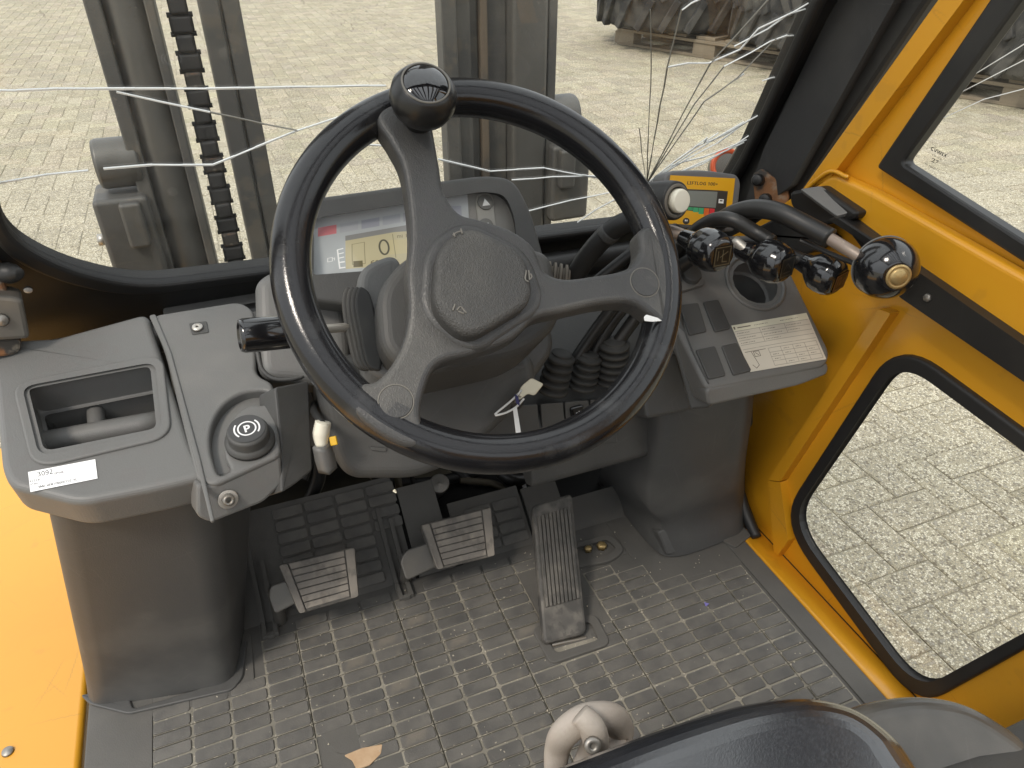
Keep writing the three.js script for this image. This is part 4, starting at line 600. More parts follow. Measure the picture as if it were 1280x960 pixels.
// ---------------------------------------------------------------- instrument cluster
{
  const o = thing('instrument_cluster', 'grey hooded instrument panel with liquid crystal display behind steering wheel', 'instrument panel');
  const P = tilt(onZ(520, 290, -0.76), 52);
  const hoodPx = [[366, 258, 0.012], [398, 246, 0.01], [606, 218, 0.02], [642, 222, 0.03], [664, 262, 0.03], [690, 356, 0.02], [560, 400, 0.02], [360, 372, 0.02]], facePx = [[376, 278, 0.01], [398, 266, 0.006], [604, 234, 0.012], [634, 238, 0.014], [648, 268, 0.014], [652, 308, 0.014], [640, 330, 0.01], [386, 350, 0.01]];
  const h = roundPoly(pxs(P, hoodPx, 0.012), 0.02); h.holes.push(roundPoly(pxs(P, facePx, 0.012), 0.01, THREE.Path));
  part(o, 'hood', ext(P, h, 0.07, 0.005, 0.012, 4), M.plasticDark);
  part(o, 'face_plate', slab(P, facePx.map(q => [q[0], q[1], 0.01]), 0.01, { off: -0.006, bev: 0.001 }), std({ map: plasticMap([0.24, 0.23, 0.21], [0.32, 0.3, 0.265], 0.4, 641), roughness: 0.45 }));
  const ct = canvasTex(768, 420, (g, w, hh) => {  // print colours lightened to paint in reflection haze over the display
    g.fillStyle = '#b4b8b8'; g.fillRect(0, 0, w, hh); g.fillStyle = '#b7b9ba'; g.fillRect(0, 0, w, 70);
    for (let k = 0; k < 7; k++) { g.fillStyle = k ? ['#a2a4aa', '#aeb0b3', '#a0a2ab', '#a8abb0'][k % 4] : '#cf7d80'; g.fillRect(20 + k * 104, 78, 88, 64); }
    g.fillStyle = '#8b8a86'; g.fillRect(150, 170, 560, 40); g.fillStyle = '#c2b894'; g.fillRect(150, 206, 560, 186); g.fillStyle = '#c8bc90'; g.fillRect(360, 250, 350, 80);
    g.strokeStyle = '#8a8163'; g.lineWidth = 3; g.strokeRect(182, 240, 60, 130); g.beginPath(); g.moveTo(380, 216); g.lineTo(390, 350); g.stroke(); g.beginPath(); g.moveTo(600, 216); g.lineTo(600, 350); g.stroke();
    g.strokeStyle = '#5b5746'; g.lineWidth = 9; g.beginPath(); g.ellipse(336, 287, 22, 40, -0.08, 0, 7); g.stroke(); g.fillStyle = '#6b6242'; g.fillRect(186, 352, 44, 34); g.font = 'bold 40px sans-serif'; g.fillStyle = '#6b5e44'; g.fillText('62 km', 266, 384); g.font = '26px sans-serif'; g.fillText('mi  km/h', 400, 240);
    g.strokeStyle = '#f4f4f0'; g.lineWidth = 7; g.beginPath(); g.moveTo(112, 258); g.lineTo(122, 388); g.stroke(); for (let k = 0; k < 5; k++) { g.beginPath(); g.moveTo(112 + k * 2.4, 260 + k * 31); g.lineTo(140 + k * 2, 258 + k * 31); g.stroke(); }
    g.strokeStyle = '#e8e8e4'; g.lineWidth = 4; g.strokeRect(66, 308, 22, 26); g.beginPath(); g.moveTo(88, 318); g.lineTo(98, 314); g.lineTo(98, 332); g.stroke();
  });
  part(o, 'hazed_display_print', quad(P, [[392, 272], [584, 240], [590, 330], [392, 346]], ct, -0.0052), phy({ map: ct, roughness: 0.35, clearcoat: 0.8, clearcoatRoughness: 0.08 }));
  const bt = part(o, 'button_pad', slab(P, [[594, 242, 0.012], [616, 240, 0.012], [622, 302, 0.012], [600, 304, 0.012]], 0.004, { off: -0.004, bev: 0.001 }), std({ color: rgb(0.34, 0.325, 0.29), roughness: 0.5 }));
  for (const [y, up] of [[253, 1], [283, 0]]) {
    const b = part(o, 'push_button', lathe([[0, 0], [0.0092, 0], [0.0088, 0.0025], [0, 0.003]], onP(607 + (283 - y) * -0.02, y, P, -0.004), P.n, 24), std({ color: rgb(0.16, 0.155, 0.14), roughness: 0.5 }));
    const c = onP(607, y, P, -0.0006), q = { ...P, o: c }, s = up ? 1 : -1; part(b, 'arrow', ext(q, roundPoly([[-0.0048, -0.0038 * s], [0.0048, -0.0038 * s], [0, 0.0046 * s]], 0.0002), 0.0012, 0.0002, 0.0004), M.white);
  }
  base(o);
}
// ---------------------------------------------------------------- steering column
const WN = new V3(0, Math.sin(46.6 * Math.PI / 180), Math.cos(46.6 * Math.PI / 180)), WC = CAM.clone().addScaledVector(ray(611, 332), 0.655), WP = plane(WC, WN);
{
  const o = thing('steering_column', 'grey plastic steering column shroud under the steering wheel', 'steering column');
  const sub = d => ({ ...WP, o: WC.clone().addScaledVector(WN, -d) });
  const A = sub(0.06); part(o, 'upper_shroud', slab(A, [[470, 362, 0.02], [505, 318, 0.02], [560, 300, 0.02], [690, 310, 0.02], [705, 400, 0.02], [660, 440, 0.03], [520, 470, 0.03], [476, 440, 0.02]], 0.1, { bev: 0.012, seg: 5 }), M.plasticDark);  // darker plastic than the side wing, painting in shade below the wheel
  const A2 = sub(0.10); part(o, 'side_wing', slab(A2, [[446, 332, 0.02], [498, 312, 0.01], [520, 400, 0.01], [500, 480, 0.02], [462, 468, 0.02], [448, 420, 0.02]], 0.08, { bev: 0.01, seg: 5 }), M.plastic);
  part(o, 'shroud_seam_shade', sweep([onP(448, 401, A2, 0.001), onP(498, 396, A2, 0.001)], 0.0018, 6, 4), M.plasticDark);  // no real gap: a darker bead paints in the shade of the joint
  // ribbed oval gaiter where the stalk enters
  for (let k = 0; k < 4; k++) { const Q = sub(0.113 - k * 0.006), dx = k * 5.5, ring = splinePoly(pxs(Q, [[428 + dx, 372], [434 + dx, 358], [444 + dx, 364], [454 + dx, 400], [464 + dx * 0.8, 448], [458 + dx, 462], [446 + dx, 458], [434 + dx, 420]])); if (k === 0) ring.holes.push(splinePoly(pxs(Q, [[432, 374], [436, 364], [443, 370], [450, 402], [458, 446], [455, 454], [448, 452], [437, 418]]), THREE.Path)); part(o, 'gaiter_rib', ext(Q, ring, 0.007, 0.002), M.boot); }
  const B = tilt(onZ(520, 520, -0.63), 62);
  part(o, 'lower_shroud', slab(B, [[392, 470, 0.02], [440, 440, 0.03], [560, 470, 0.03], [668, 440, 0.02], [676, 480, 0.02], [620, 540, 0.02], [560, 585, 0.02], [520, 600, 0.02], [436, 600, 0.03], [416, 570, 0.02]], 0.14, { bev: 0.014, seg: 6 }), M.plasticDark);  // dark plastic here also puts the shade of the column into the colour
  const C = tilt(onZ(620, 480, -0.66), 50); part(o, 'right_shroud', slab(C, [[520, 440, 0.02], [690, 400, 0.02], [696, 436, 0.02], [650, 500, 0.03], [580, 560, 0.03], [530, 560, 0.02]], 0.1, { bev: 0.012, seg: 5 }), M.plasticDark);  // same darker plastic, shade painted in as base colour
  part(o, 'shroud_notch', slab(B, [[462, 558], [484, 560], [482, 565], [464, 563]], 0.004, { off: 0.002, r: 0.001, bev: 0.0006 }), M.plasticDark);
  part(o, 'ignition_lock', lathe([[0, 0.008], [0.009, 0.008], [0.012, 0.006], [0.0125, -0.02], [0, -0.02]], onP(640, 500, C, 0.012), new V3(0.35, 0.5, 0.8), 24), M.black);
  part(o, 'shaft', sweep([WC.clone().addScaledVector(WN, -0.02), WC.clone().addScaledVector(WN, -0.12)], 0.03, 20, 3), M.black);
  base(o);
  const k = thing('ignition_key', 'steel key with white paper tag hanging from the ignition', 'key'), K = plane(onP(652, 492, C, 0.04), new V3(-0.35, 0.55, 0.75));
  part(k, 'key_bow', ext(K, roundPoly(pxs(K, [[652, 482], [664, 472], [680, 480], [668, 495], [660, 492], [650, 500], [644, 498]]), 0.003), 0.0025, 0.0006), std({ color: rgb(0.55, 0.5, 0.38), roughness: 0.35, metalness: 0.6 })); part(k, 'key_shaft', sweep([onP(650, 494, K), onP(642, 503, C, 0.014)], 0.0025, 8, 3), M.galv);
  part(k, 'tag_ring', sweep([[652, 488], [640, 500], [622, 515], [618, 519], [632, 516], [646, 508], [655, 498]].map(q => onP(q[0], q[1], K, 0.002)), 0.0012, 8, 40), M.white); part(k, 'paper_tag', slab(K, [[641, 510], [646, 508], [652, 546], [646, 552]], 0.0008, { off: 0.004, r: 0.001, bev: 0.0002 }), M.white); part(k, 'tag_mark', slab(K, [[643, 492], [648, 496], [650, 508], [645, 504]], 0.0008, { off: 0.005, r: 0.0005, bev: 0.0002 }), std({ color: rgb(0.03, 0.03, 0.12), roughness: 0.6 }));
  base(k);
  const st = thing('direction_stalk', 'black round stalk handle on steel rod left of the wheel', 'stalk');
  const e0 = onZ(299, 420, -0.625), e1 = onZ(372, 414, -0.63), e2 = onZ(448, 408, -0.655), dx = e0.clone().sub(e1).normalize(), len = e0.distanceTo(e1);
  part(st, 'grip', lathe([[0, 0], [0.0155, 0], [0.0158, len - 0.004], [0.0145, len - 0.0005], [0.0125, len], [0.0115, len - 0.0015], [0, len - 0.001]], e1, dx, 36), M.gloss); part(st, 'rod', sweep([e1, e2], 0.0045, 12, 3), M.galv);
  base(st);
}
// ---------------------------------------------------------------- steering wheel
{
  const o = thing('steering_wheel', 'worn black three-spoke steering wheel with spinner knob', 'steering wheel');
  const g = new THREE.TorusGeometry(0.1685, 0.0168, 40, 160); { const p = g.attributes.position; for (let i = 0; i < p.count; i++) p.setZ(i, p.getZ(i) * 1.12); } g.computeVertexNormals();
  { const uv = g.attributes.uv; for (let i = 0; i < uv.count; i++) uv.setXY(i, uv.getX(i) * 1.06 , uv.getY(i) * 0.105); }
  g.applyMatrix4(mat4(WP)); part(o, 'rim', g, M.rim);
  // spider: hub plate with three arms, traced on the wheel plane
  const T = 0.013, sp = (l) => l.map(q => p2(WP, q[0], q[1], T));
  const spider = splinePoly(sp([[470, 150], [486, 178], [500, 205], [508, 245], [512, 300], [508, 345], [510, 385], [506, 420], [490, 456], [468, 478], [440, 482], [440, 510], [470, 540], [515, 560], [536, 552], [526, 524], [530, 490], [546, 458], [590, 444], [640, 425], [668, 400], [700, 392], [760, 380], [792, 382], [815, 398], [830, 412], [838, 380], [836, 330], [812, 285], [798, 290], [798, 318], [784, 336], [740, 346], [700, 349], [680, 340], [666, 310], [640, 290], [600, 276], [574, 268], [556, 244], [548, 205], [540, 160], [534, 135], [500, 122], [478, 132]]), THREE.Shape, 260);
  part(o, 'spider', ext(WP, spider, 0.028, 0.006, T + 0.0045, 5), M.hub);
  const PT = 0.038, pad = roundPoly(pxs(WP, [[546, 308], [584, 278], [658, 314], [670, 376], [586, 426], [541, 386]], PT).map((q, i) => [...q, 0.017]), 0.017);
  part(o, 'hub_base', ext(WP, roundPoly(pxs(WP, [[528, 308], [578, 270], [662, 312], [686, 384], [590, 448], [522, 395]], 0.018).map(q => [...q, 0.022]), 0.022), 0.036, 0.007, 0.02, 6), M.hub);
  const hp = part(o, 'horn_pad', ext(WP, pad, 0.03, 0.007, PT, 6), M.pad, 'grained horn pad with faint arrow marks');
  const mk = (l) => part(hp, 'embossed_mark', merge(l.map(s => sweep(s.map(q => onP(q[0], q[1], WP, PT + 0.0002)), 0.0007, 6, 6))), M.galvDull);
  M.galvDull = std({ color: rgb(0.16, 0.15, 0.13), roughness: 0.5 });
  mk([[[566, 294], [572, 290], [578, 289]], [[567, 291], [569, 296]], [[576, 286], [578, 292]]]); mk([[[658, 338], [657, 350], [661, 352]], [[661, 338], [662, 350]], [[663, 342], [665, 346], [662, 349]]]); mk([[[569, 380], [566, 388]], [[571, 388], [576, 383], [580, 388], [583, 391]], [[573, 389], [580, 392]]]);
  for (const [x, y] of [[806, 353], [495, 502]]) { const c = onP(x, y, WP, T + 0.0045); part(o, 'spoke_cap', lathe([[0, 0.0012], [0.0128, 0.0012], [0.0134, 0.0004], [0.0134, -0.002], [0, -0.002]], c, WN, 36), M.hub); part(o, 'cap_ring', (() => { const t = new THREE.TorusGeometry(0.014, 0.0006, 8, 40); t.applyMatrix4(mat4({ ...WP, o: c })); return t; })(), M.galvDull); }
  part(o, 'chip_mark', slab(WP, [[805, 396], [808, 393], [822, 397], [828, 401], [816, 402], [806, 401]], 0.0012, { off: 0.0186, r: 0.001, bev: 0.0003 }), M.white, 'white chip on the rim beside the right spoke');
  // spinner knob
  const kc = onP(523, 150, WP, 0.018), k = part(o, 'spinner_knob', lathe([[0, -0.004], [0.013, -0.004], [0.013, 0.004], [0.012, 0.007], [0.019, 0.011], [0.0255, 0.018], [0.0285, 0.027], [0.0275, 0.037], [0.023, 0.0445], [0.02, 0.047], [0.0195, 0.0462], [0, 0.0462]], kc, new V3(0.02, 0.78, 0.62), 48), M.knob ??= std({ color: rgb(0.011, 0.011, 0.011), roughness: 0.33, bumpMap: grain, bumpScale: 0.00004 }));
  part(k, 'knob_lens', lathe([[0.0192, 0], [0.0165, 0.0022], [0.011, 0.004], [0.005, 0.005], [0, 0.0053]], kc.clone().addScaledVector(new V3(0.02, 0.78, 0.62).normalize(), 0.0462), new V3(0.02, 0.78, 0.62), 40), M.lens = phy({ color: rgb(0.006, 0.006, 0.007), roughness: 0.03, clearcoat: 1, clearcoatRoughness: 0.01 }));
  part(k, 'lens_ring', (() => { const a = new V3(0.02, 0.78, 0.62).normalize(), t = new THREE.TorusGeometry(0.0198, 0.0009, 8, 48); t.applyMatrix4(mat4(plane(kc.clone().addScaledVector(a, 0.0468), a))); return t; })(), M.galvDull);
  base(o);
}
// ---------------------------------------------------------------- right console with cup holder, blanks and capacity plate
const PRC = tilt(R(0.58, -0.48, -0.58), 33);
{
  const o = thing('right_console', 'dark grey sloping console with cup holder and capacity plate', 'console');
  const cupC = p2(PRC, 944, 353), cupR = 0.036;
  const out = roundPoly(pxs(PRC, [[826, 296, 0.01], [960, 292, 0.02], [984, 330, 0.02], [1038, 440, 0.018], [1034, 456, 0.014], [884, 488, 0.012], [850, 420, 0.01], [828, 360, 0.01]]), 0.01);
  const hole = new THREE.Path(); hole.absarc(cupC[0], cupC[1], cupR, 0, Math.PI * 2, true); out.holes.push(hole);
  part(o, 'console_top', ext(PRC, out, 0.03, 0.005, 0, 4), M.plastic);
  const cup = part(o, 'cup_holder', lathe([[cupR, -0.004], [cupR * 0.92, -0.07], [0, -0.072]], at(PRC, cupC[0], cupC[1], 0), PRC.n, 40), M.plastic, 'round recessed cup holder');
  part(cup, 'cup_rim', (() => { const t = new THREE.TorusGeometry(cupR + 0.003, 0.003, 10, 48); t.applyMatrix4(mat4({ ...PRC, o: at(PRC, cupC[0], cupC[1], 0) })); return t; })(), M.plastic);
  const PFc = tilt(onP(960, 474, PRC, -0.004), 72); part(o, 'console_front', slab(PFc, [[882, 486, 0.008], [1036, 452, 0.014], [1036, 468, 0.014], [1000, 482, 0.01], [886, 508, 0.006]], 0.05, { bev: 0.004, seg: 4 }), M.plastic);
  const PLf = plane(onP(856, 440, PRC, -0.012), new V3(-0.75, 0.35, 0.55)); part(o, 'console_flank', slab(PLf, [[822, 300], [832, 352], [886, 490], [888, 510], [862, 512], [846, 450], [818, 380]], 0.02, { bev: 0.003 }), M.plasticDark);
  for (const q of [[[849, 381], [873, 378], [884, 414], [862, 419]], [[879, 377], [898, 374], [914, 410], [894, 415]], [[870, 437], [894, 432], [908, 469], [886, 474]], [[902, 432], [921, 428], [940, 463], [917, 469]]]) part(o, 'switch_blank', slab(PRC, q, 0.005, { off: 0.0024, r: 0.003, bev: 0.0012 }), M.plasticDark);
  part(o, 'groove_shade', sweep([[846, 384], [866, 440], [886, 480]].map(q => onP(q[0], q[1], PRC, 0)), 0.0012, 6, 16), M.plasticDark);  // groove not cut; a dark bead carries its shade as colour
  const sock = lathe([[0, 0.01], [0.011, 0.01], [0.0125, 0.008], [0.0125, 0.002], [0.016, 0], [0, 0]], onP(862, 346, PRC, 0.004), PRC.n, 28);
  part(o, 'socket_base', slab(PRC, [[840, 340, 0.004], [872, 336, 0.01], [884, 354, 0.006], [846, 366, 0.004]], 0.008, { off: 0.006, bev: 0.002 }), M.plastic); part(o, 'socket_cap', sock, M.plasticDark);
  const pt = canvasTex(640, 380, (g, w, h) => {
    g.fillStyle = '#cfcabd'; g.fillRect(0, 0, w, h); g.fillStyle = '#dcdac6'; g.fillRect(0, 0, w, 50); g.strokeStyle = '#5a544a'; g.lineWidth = 2; g.fillStyle = '#6a6356'; g.font = 'bold 18px sans-serif'; g.fillRect(40, 22, 110, 8); g.fillRect(10, 14, 12, 22); const dash_ = (x, y, n) => { for (let k = 0; k < n; k++) g.fillRect(x + k * 13, y - 6, 5 + (k * 7 + x) % 6, 5); }; dash_(180, 30, 9); dash_(400, 30, 12);
    const ln = (a, b, c, d) => { g.beginPath(); g.moveTo(a, b); g.lineTo(c, d); g.stroke(); };
    for (const y of [52, 92, 132, 168, 204]) ln(12, y, 628, y); for (const [x, a, b] of [[210, 52, 168], [420, 52, 132]]) ln(x, a, x, b);
    for (let k = 0; k < 8; k++) dash_(20 + (k % 3) * 206, 76 + Math.floor(k / 3) * 40, 8 + k % 5);
    for (let k = 0; k < 5; k++) ln(210, 226 + k * 34, 620, 226 + k * 34); for (let k = 0; k < 5; k++) ln(210 + k * 102.5, 226, 210 + k * 102.5, 362); for (let j = 0; j < 4; j++) for (let i = 0; i < 4; i++) if ((i + j) % 3) dash_(232 + i * 102, 248 + j * 34, 4);
    g.lineWidth = 4; g.beginPath(); g.moveTo(70, 230); g.lineTo(90, 340); g.lineTo(60, 360); g.lineTo(40, 330); g.stroke(); g.strokeRect(86, 232, 44, 40); ln(96, 240, 120, 264); ln(20, 226, 190, 226);
    g.fillStyle = '#cfcabd'; g.globalAlpha = 0.55; for (let k = 0; k < 70; k++) g.fillRect((k * 97) % w, (k * 53) % h, 10 + (k * 7) % 30, 3); g.globalAlpha = 1;
  });
  part(o, 'capacity_plate', quad(PRC, [[914, 407], [1008, 391], [1033, 449], [938, 465]], pt, 0.0008), std({ map: pt, roughness: 0.45, metalness: 0.15 }), 'worn pale data plate with load table');
  base(o);
  // kick panel below
  const k = thing('kick_panel', 'dark plastic panel between right console and floor mat', 'panel');
  const foot = [[748, 600], [822, 690], [840, 696], [906, 676], [928, 664], [932, 600]], topq = [[752, 560], [800, 552], [830, 545], [910, 520], [936, 512], [940, 505]];
  const r0 = topq.map((q, i) => onZ(q[0], q[1], [-0.80, -0.70, -0.655, -0.64, -0.64, -0.7][i])), fl = foot.map((q, i) => i === 0 || i === 5 ? onZ(q[0], q[1], i ? -0.74 : -0.84) : onY(q[0], q[1], FL + 0.004));
  const midr = [[752, 585], [800, 620], [818, 640], [900, 612], [924, 600], [934, 560]].map((q, i) => onZ(q[0], q[1], [-0.81, -0.68, -0.66, -0.645, -0.645, -0.72][i]));
  const N = 30, C3 = l => new THREE.CatmullRomCurve3(l, false, 'centripetal').getPoints(N), rs = [C3(r0.map(p => p.clone().add(new V3(0, 0.05, -0.01)))), C3(r0), C3(midr), C3(fl.map((p, i) => p.clone().add(new V3(0, i > 0 && i < 5 ? 0.045 : 0, i > 0 && i < 5 ? -0.018 : 0)))), C3(fl)];
  const P = [], I = []; const cols = []; for (let i = 0; i <= N; i++) cols.push(new THREE.CatmullRomCurve3(rs.map(r => r[i]), false, 'centripetal').getPoints(16)); cols.forEach(c => c.forEach(p => P.push(...p.toArray()))); for (let i = 0; i < N; i++) for (let j = 0; j < 16; j++) { const a = i * 17 + j, b = a + 1, d = a + 17, e = d + 1; I.push(a, b, d, b, e, d); }
  const g = new THREE.BufferGeometry(); g.setAttribute('position', new THREE.Float32BufferAttribute(P, 3)); g.setIndex(I); g.computeVertexNormals(); part(k, 'panel_shell', boxUV(g), M.kick);
  const PK = tilt(onY(870, 683, FL + 0.006), 60); part(k, 'panel_foot', slab(PK, [[822, 664, 0.006], [898, 640, 0.01], [906, 676, 0.004], [834, 695, 0.006]], 0.02, { off: 0.004, bev: 0.003 }), M.kick);
  part(k, 'rubber_flap', sweep([onX(926, 612, 0.67), onX(932, 640, 0.665), onY(946, 672, FL + 0.004)], [0.006, 0.01, 0.008], 8, 16), M.rubber); part(k, 'corner_tab', slab(plane(R(0, FL, 0), new V3(0, 1, 0)), [[898, 654], [918, 648], [940, 668], [920, 684], [904, 676]], 0.004, { off: 0.006, r: 0.004, bev: 0.001 }), M.matPlain);
  // filler between switch panel and console
  const PB = tilt(onZ(832, 490, -0.66), 60); part(k, 'panel_bracket', slab(PB, [[800, 452, 0.01], [846, 440, 0.006], [866, 512, 0.004], [808, 524, 0.006]], 0.04, { bev: 0.004 }), M.plasticDark);
  base(k);
}
// ---------------------------------------------------------------- load display
{
  const o = thing('load_display', 'yellow and grey load display with small grey screen', 'display'), P = tilt(onZ(878, 245, -0.745), 68);
  part(o, 'housing', slab(P, [[831, 218, 0.012], [840, 213, 0.008], [880, 212, 0.02], [922, 218, 0.012], [927, 228, 0.01], [920, 290, 0.01], [826, 284, 0.01]], 0.03, { bev: 0.004, seg: 4 }), std({ color: rgb(0.13, 0.13, 0.13), roughness: 0.5 }));
  const t = canvasTex(512, 400, (g, w, h) => {
    g.fillStyle = '#e0a60f'; g.fillRect(0, 0, w, h); g.fillStyle = '#3a3020'; g.font = 'bold 38px sans-serif'; g.textAlign = 'center'; g.fillText('LIFTLOG 100+', 258, 70);
    g.fillStyle = '#34312c'; g.beginPath(); g.moveTo(20, 108); g.lineTo(466, 108); g.lineTo(466, 330); g.lineTo(380, 330); g.lineTo(250, 290); g.lineTo(20, 280); g.fill();
    g.fillStyle = '#7c8079'; g.fillRect(70, 120, 316, 130); g.fillStyle = '#e9e9e4'; g.fillRect(402, 176, 40, 34); g.fillStyle = '#34312c'; g.fillRect(412, 184, 20, 10);
    const seg = ['#3a9a66', '#3a9a66', '#43a872', '#43a872', '#e06a28', '#d8323a']; seg.forEach((c, i) => { const x = 130 + i * 42, y = 258, hh = 14 + i * 12; g.fillStyle = c; g.fillRect(x, y, 39, hh); });
    g.fillStyle = '#2c2a25'; g.beginPath(); g.arc(170, 372, 26, 0, 7); g.fill(); g.fillStyle = '#eee'; g.fillRect(160, 360, 8, 14); g.fillRect(172, 360, 8, 14);
  });
  part(o, 'front_film', quad(P, [[838, 219], [919, 223], [912, 284], [829, 279]], t, 0.0008), std({ map: t, roughness: 0.4 }));
  part(o, 'bracket', sweep([onP(880, 285, P, -0.03), onP(880, 300, P, -0.06)], 0.012, 8, 4), M.black);
  base(o);
}
// ---------------------------------------------------------------- hydraulic levers
const FRONTKNOB = (o, a, b, r, icon) => {
  const d = b.clone().sub(a), L = d.length(), n = d.clone().normalize();
  const kn = part(o, 'knob', sweep([a, b], [[0, r * 0.42], [0.12, r * 0.46], [0.3, r * 0.52], [0.42, r * 0.78], [0.52, r * 0.95], [0.66, r], [0.8, r * 0.97], [0.92, r * 0.86], [0.985, r * 0.7], [1, r * 0.62]], 28, 40), M.gloss);
  if (icon) {
    const t = canvasTex(128, 128, g => { g.fillStyle = '#0b0b0b'; g.fillRect(0, 0, 128, 128); g.strokeStyle = icon.c; g.lineWidth = 5; g.strokeRect(10, 10, 108, 108); for (const l of icon.l) { g.beginPath(); l.forEach((q, i) => i ? g.lineTo(...q) : g.moveTo(...q)); g.stroke(); } });
    const c = new THREE.PlaneGeometry(r * 1.0, r * 1.0); c.applyMatrix4(mat4(plane(b.clone().addScaledVector(n, 0.0006), n, RGT))); part(kn, 'knob_symbol', c, std({ map: t, roughness: 0.3 }));
  }
  return kn;
};
const lev = (label) => thing('hydraulic_lever', label, 'lever', 'hydraulic levers right of the wheel');
const Z3 = (l) => l.map(q => onZ(q[0], q[1], q[2]));
function bellows(o, a, b, r, n, m = M.boot) { const prof = []; for (let k = 0; k < n; k++) { const t = k / n, s = 1 - 0.12 * t; prof.push([t, r * s], [t + 0.45 / n, r * s * 1.0], [t + 0.55 / n, r * s * 0.72], [t + 0.93 / n, r * s * 0.72]); } prof.push([1, r * 0.45]); return part(o, 'rubber_boot', sweep([a, b], prof, 24, n * 8), m); }
{
  const o = lev('curved black lever with oval knob on short bare rod, closest to the white button');
  part(o, 'lever_rod', sweep(Z3([[718, 452, -0.72], [740, 420, -0.72], [800, 340, -0.70], [830, 296, -0.675], [846, 288, -0.66]]), 0.0085, 14, 40), M.black); part(o, 'bare_rod', sweep(Z3([[826, 286, -0.67], [842, 290, -0.655], [866, 299, -0.635]]), 0.007, 12, 16), M.bareSteel);
  FRONTKNOB(o, onZ(855, 297, -0.64), onZ(903, 320, -0.575), 0.0225, { c: '#5b5340', l: [[[30, 30], [30, 90]], [[64, 24], [64, 100], [100, 100]], [[44, 70], [100, 40]]] });
  bellows(o, onZ(690, 488, -0.715), onZ(703, 440, -0.715), 0.02, 5); base(o);
}
{
  const o = lev('curved black lever with oval knob between two other knobs above cup holder');
  part(o, 'lever_rod', sweep(Z3([[735, 455, -0.72], [770, 395, -0.72], [835, 330, -0.71], [868, 290, -0.68], [893, 275, -0.66], [915, 275, -0.64], [945, 291, -0.62], [965, 303, -0.6]]), 0.0085, 14, 60), M.black); part(o, 'bare_rod', sweep(Z3([[918, 300, -0.63], [936, 316, -0.61]]), 0.006, 12, 4), M.galv);
  FRONTKNOB(o, onZ(925, 312, -0.625), onZ(984, 334, -0.565), 0.0235, { c: '#4a463a', l: [[[30, 80], [60, 40], [100, 80]], [[30, 96], [100, 96]]] });
  bellows(o, onZ(727, 482, -0.715), onZ(737, 440, -0.715), 0.02, 5); base(o);
}
{
  const o = lev('lever with black knob bearing a reddish square symbol beside the round ball');
  part(o, 'lever_rod', sweep(Z3([[760, 445, -0.71], [800, 390, -0.71], [845, 338, -0.69], [890, 312, -0.66], [950, 308, -0.63], [1004, 326, -0.59]]), 0.0085, 14, 60), M.black);
  FRONTKNOB(o, onZ(995, 323, -0.6), onZ(1050, 352, -0.545), 0.0225, { c: '#8a5450', l: [[[34, 100], [34, 30], [60, 30], [60, 90], [100, 50], [100, 104]]] });
  bellows(o, onZ(764, 474, -0.71), onZ(768, 424, -0.71), 0.023, 6); base(o);
}
{
  const o = lev('long bent black lever ending in a large round ball with brass button');
  part(o, 'lever_rod', sweep(Z3([[850, 340, -0.72], [885, 290, -0.69], [915, 268, -0.66], [945, 261, -0.63], [975, 266, -0.6], [1010, 283, -0.57], [1038, 298, -0.545]]), 0.0105, 16, 60), M.black); part(o, 'bare_rod', sweep(Z3([[1030, 294, -0.55], [1060, 312, -0.53], [1084, 327, -0.51]]), 0.0065, 12, 12), M.bareSteel); part(o, 'trigger_cable', sweep(Z3([[1000, 300, -0.575], [1040, 318, -0.55], [1075, 332, -0.52]]), 0.003, 8, 12), M.black);
  const c = onZ(1107, 335, -0.5), ax = onZ(1132, 352, -0.46).sub(c).normalize(), r = 0.0315, ball = []; for (let k = 0; k <= 24; k++) { const a = -Math.PI / 2 + k / 24 * (Math.PI * 0.86); ball.push([Math.cos(a) * r, Math.sin(a) * r]); } ball.push([0, ball[24][1]]);
  const b = part(o, 'ball_grip', lathe(ball, c, ax, 48), M.gloss); part(b, 'ball_seam', (() => { const t = new THREE.TorusGeometry(r * 0.985, 0.0009, 8, 60); t.applyMatrix4(mat4(plane(c.clone().addScaledVector(ax, -r * 0.22), ax))); return t; })(), M.plastic);
  const bc = c.clone().addScaledVector(ax, r * 0.9); part(o, 'brass_button', lathe([[0.0125, -0.002], [0.0125, 0.001], [0.0105, 0.002], [0.0098, 0.001], [0.0075, 0.001], [0.007, 0.0035], [0, 0.004]], bc, ax, 32), M.brass); base(o);
}
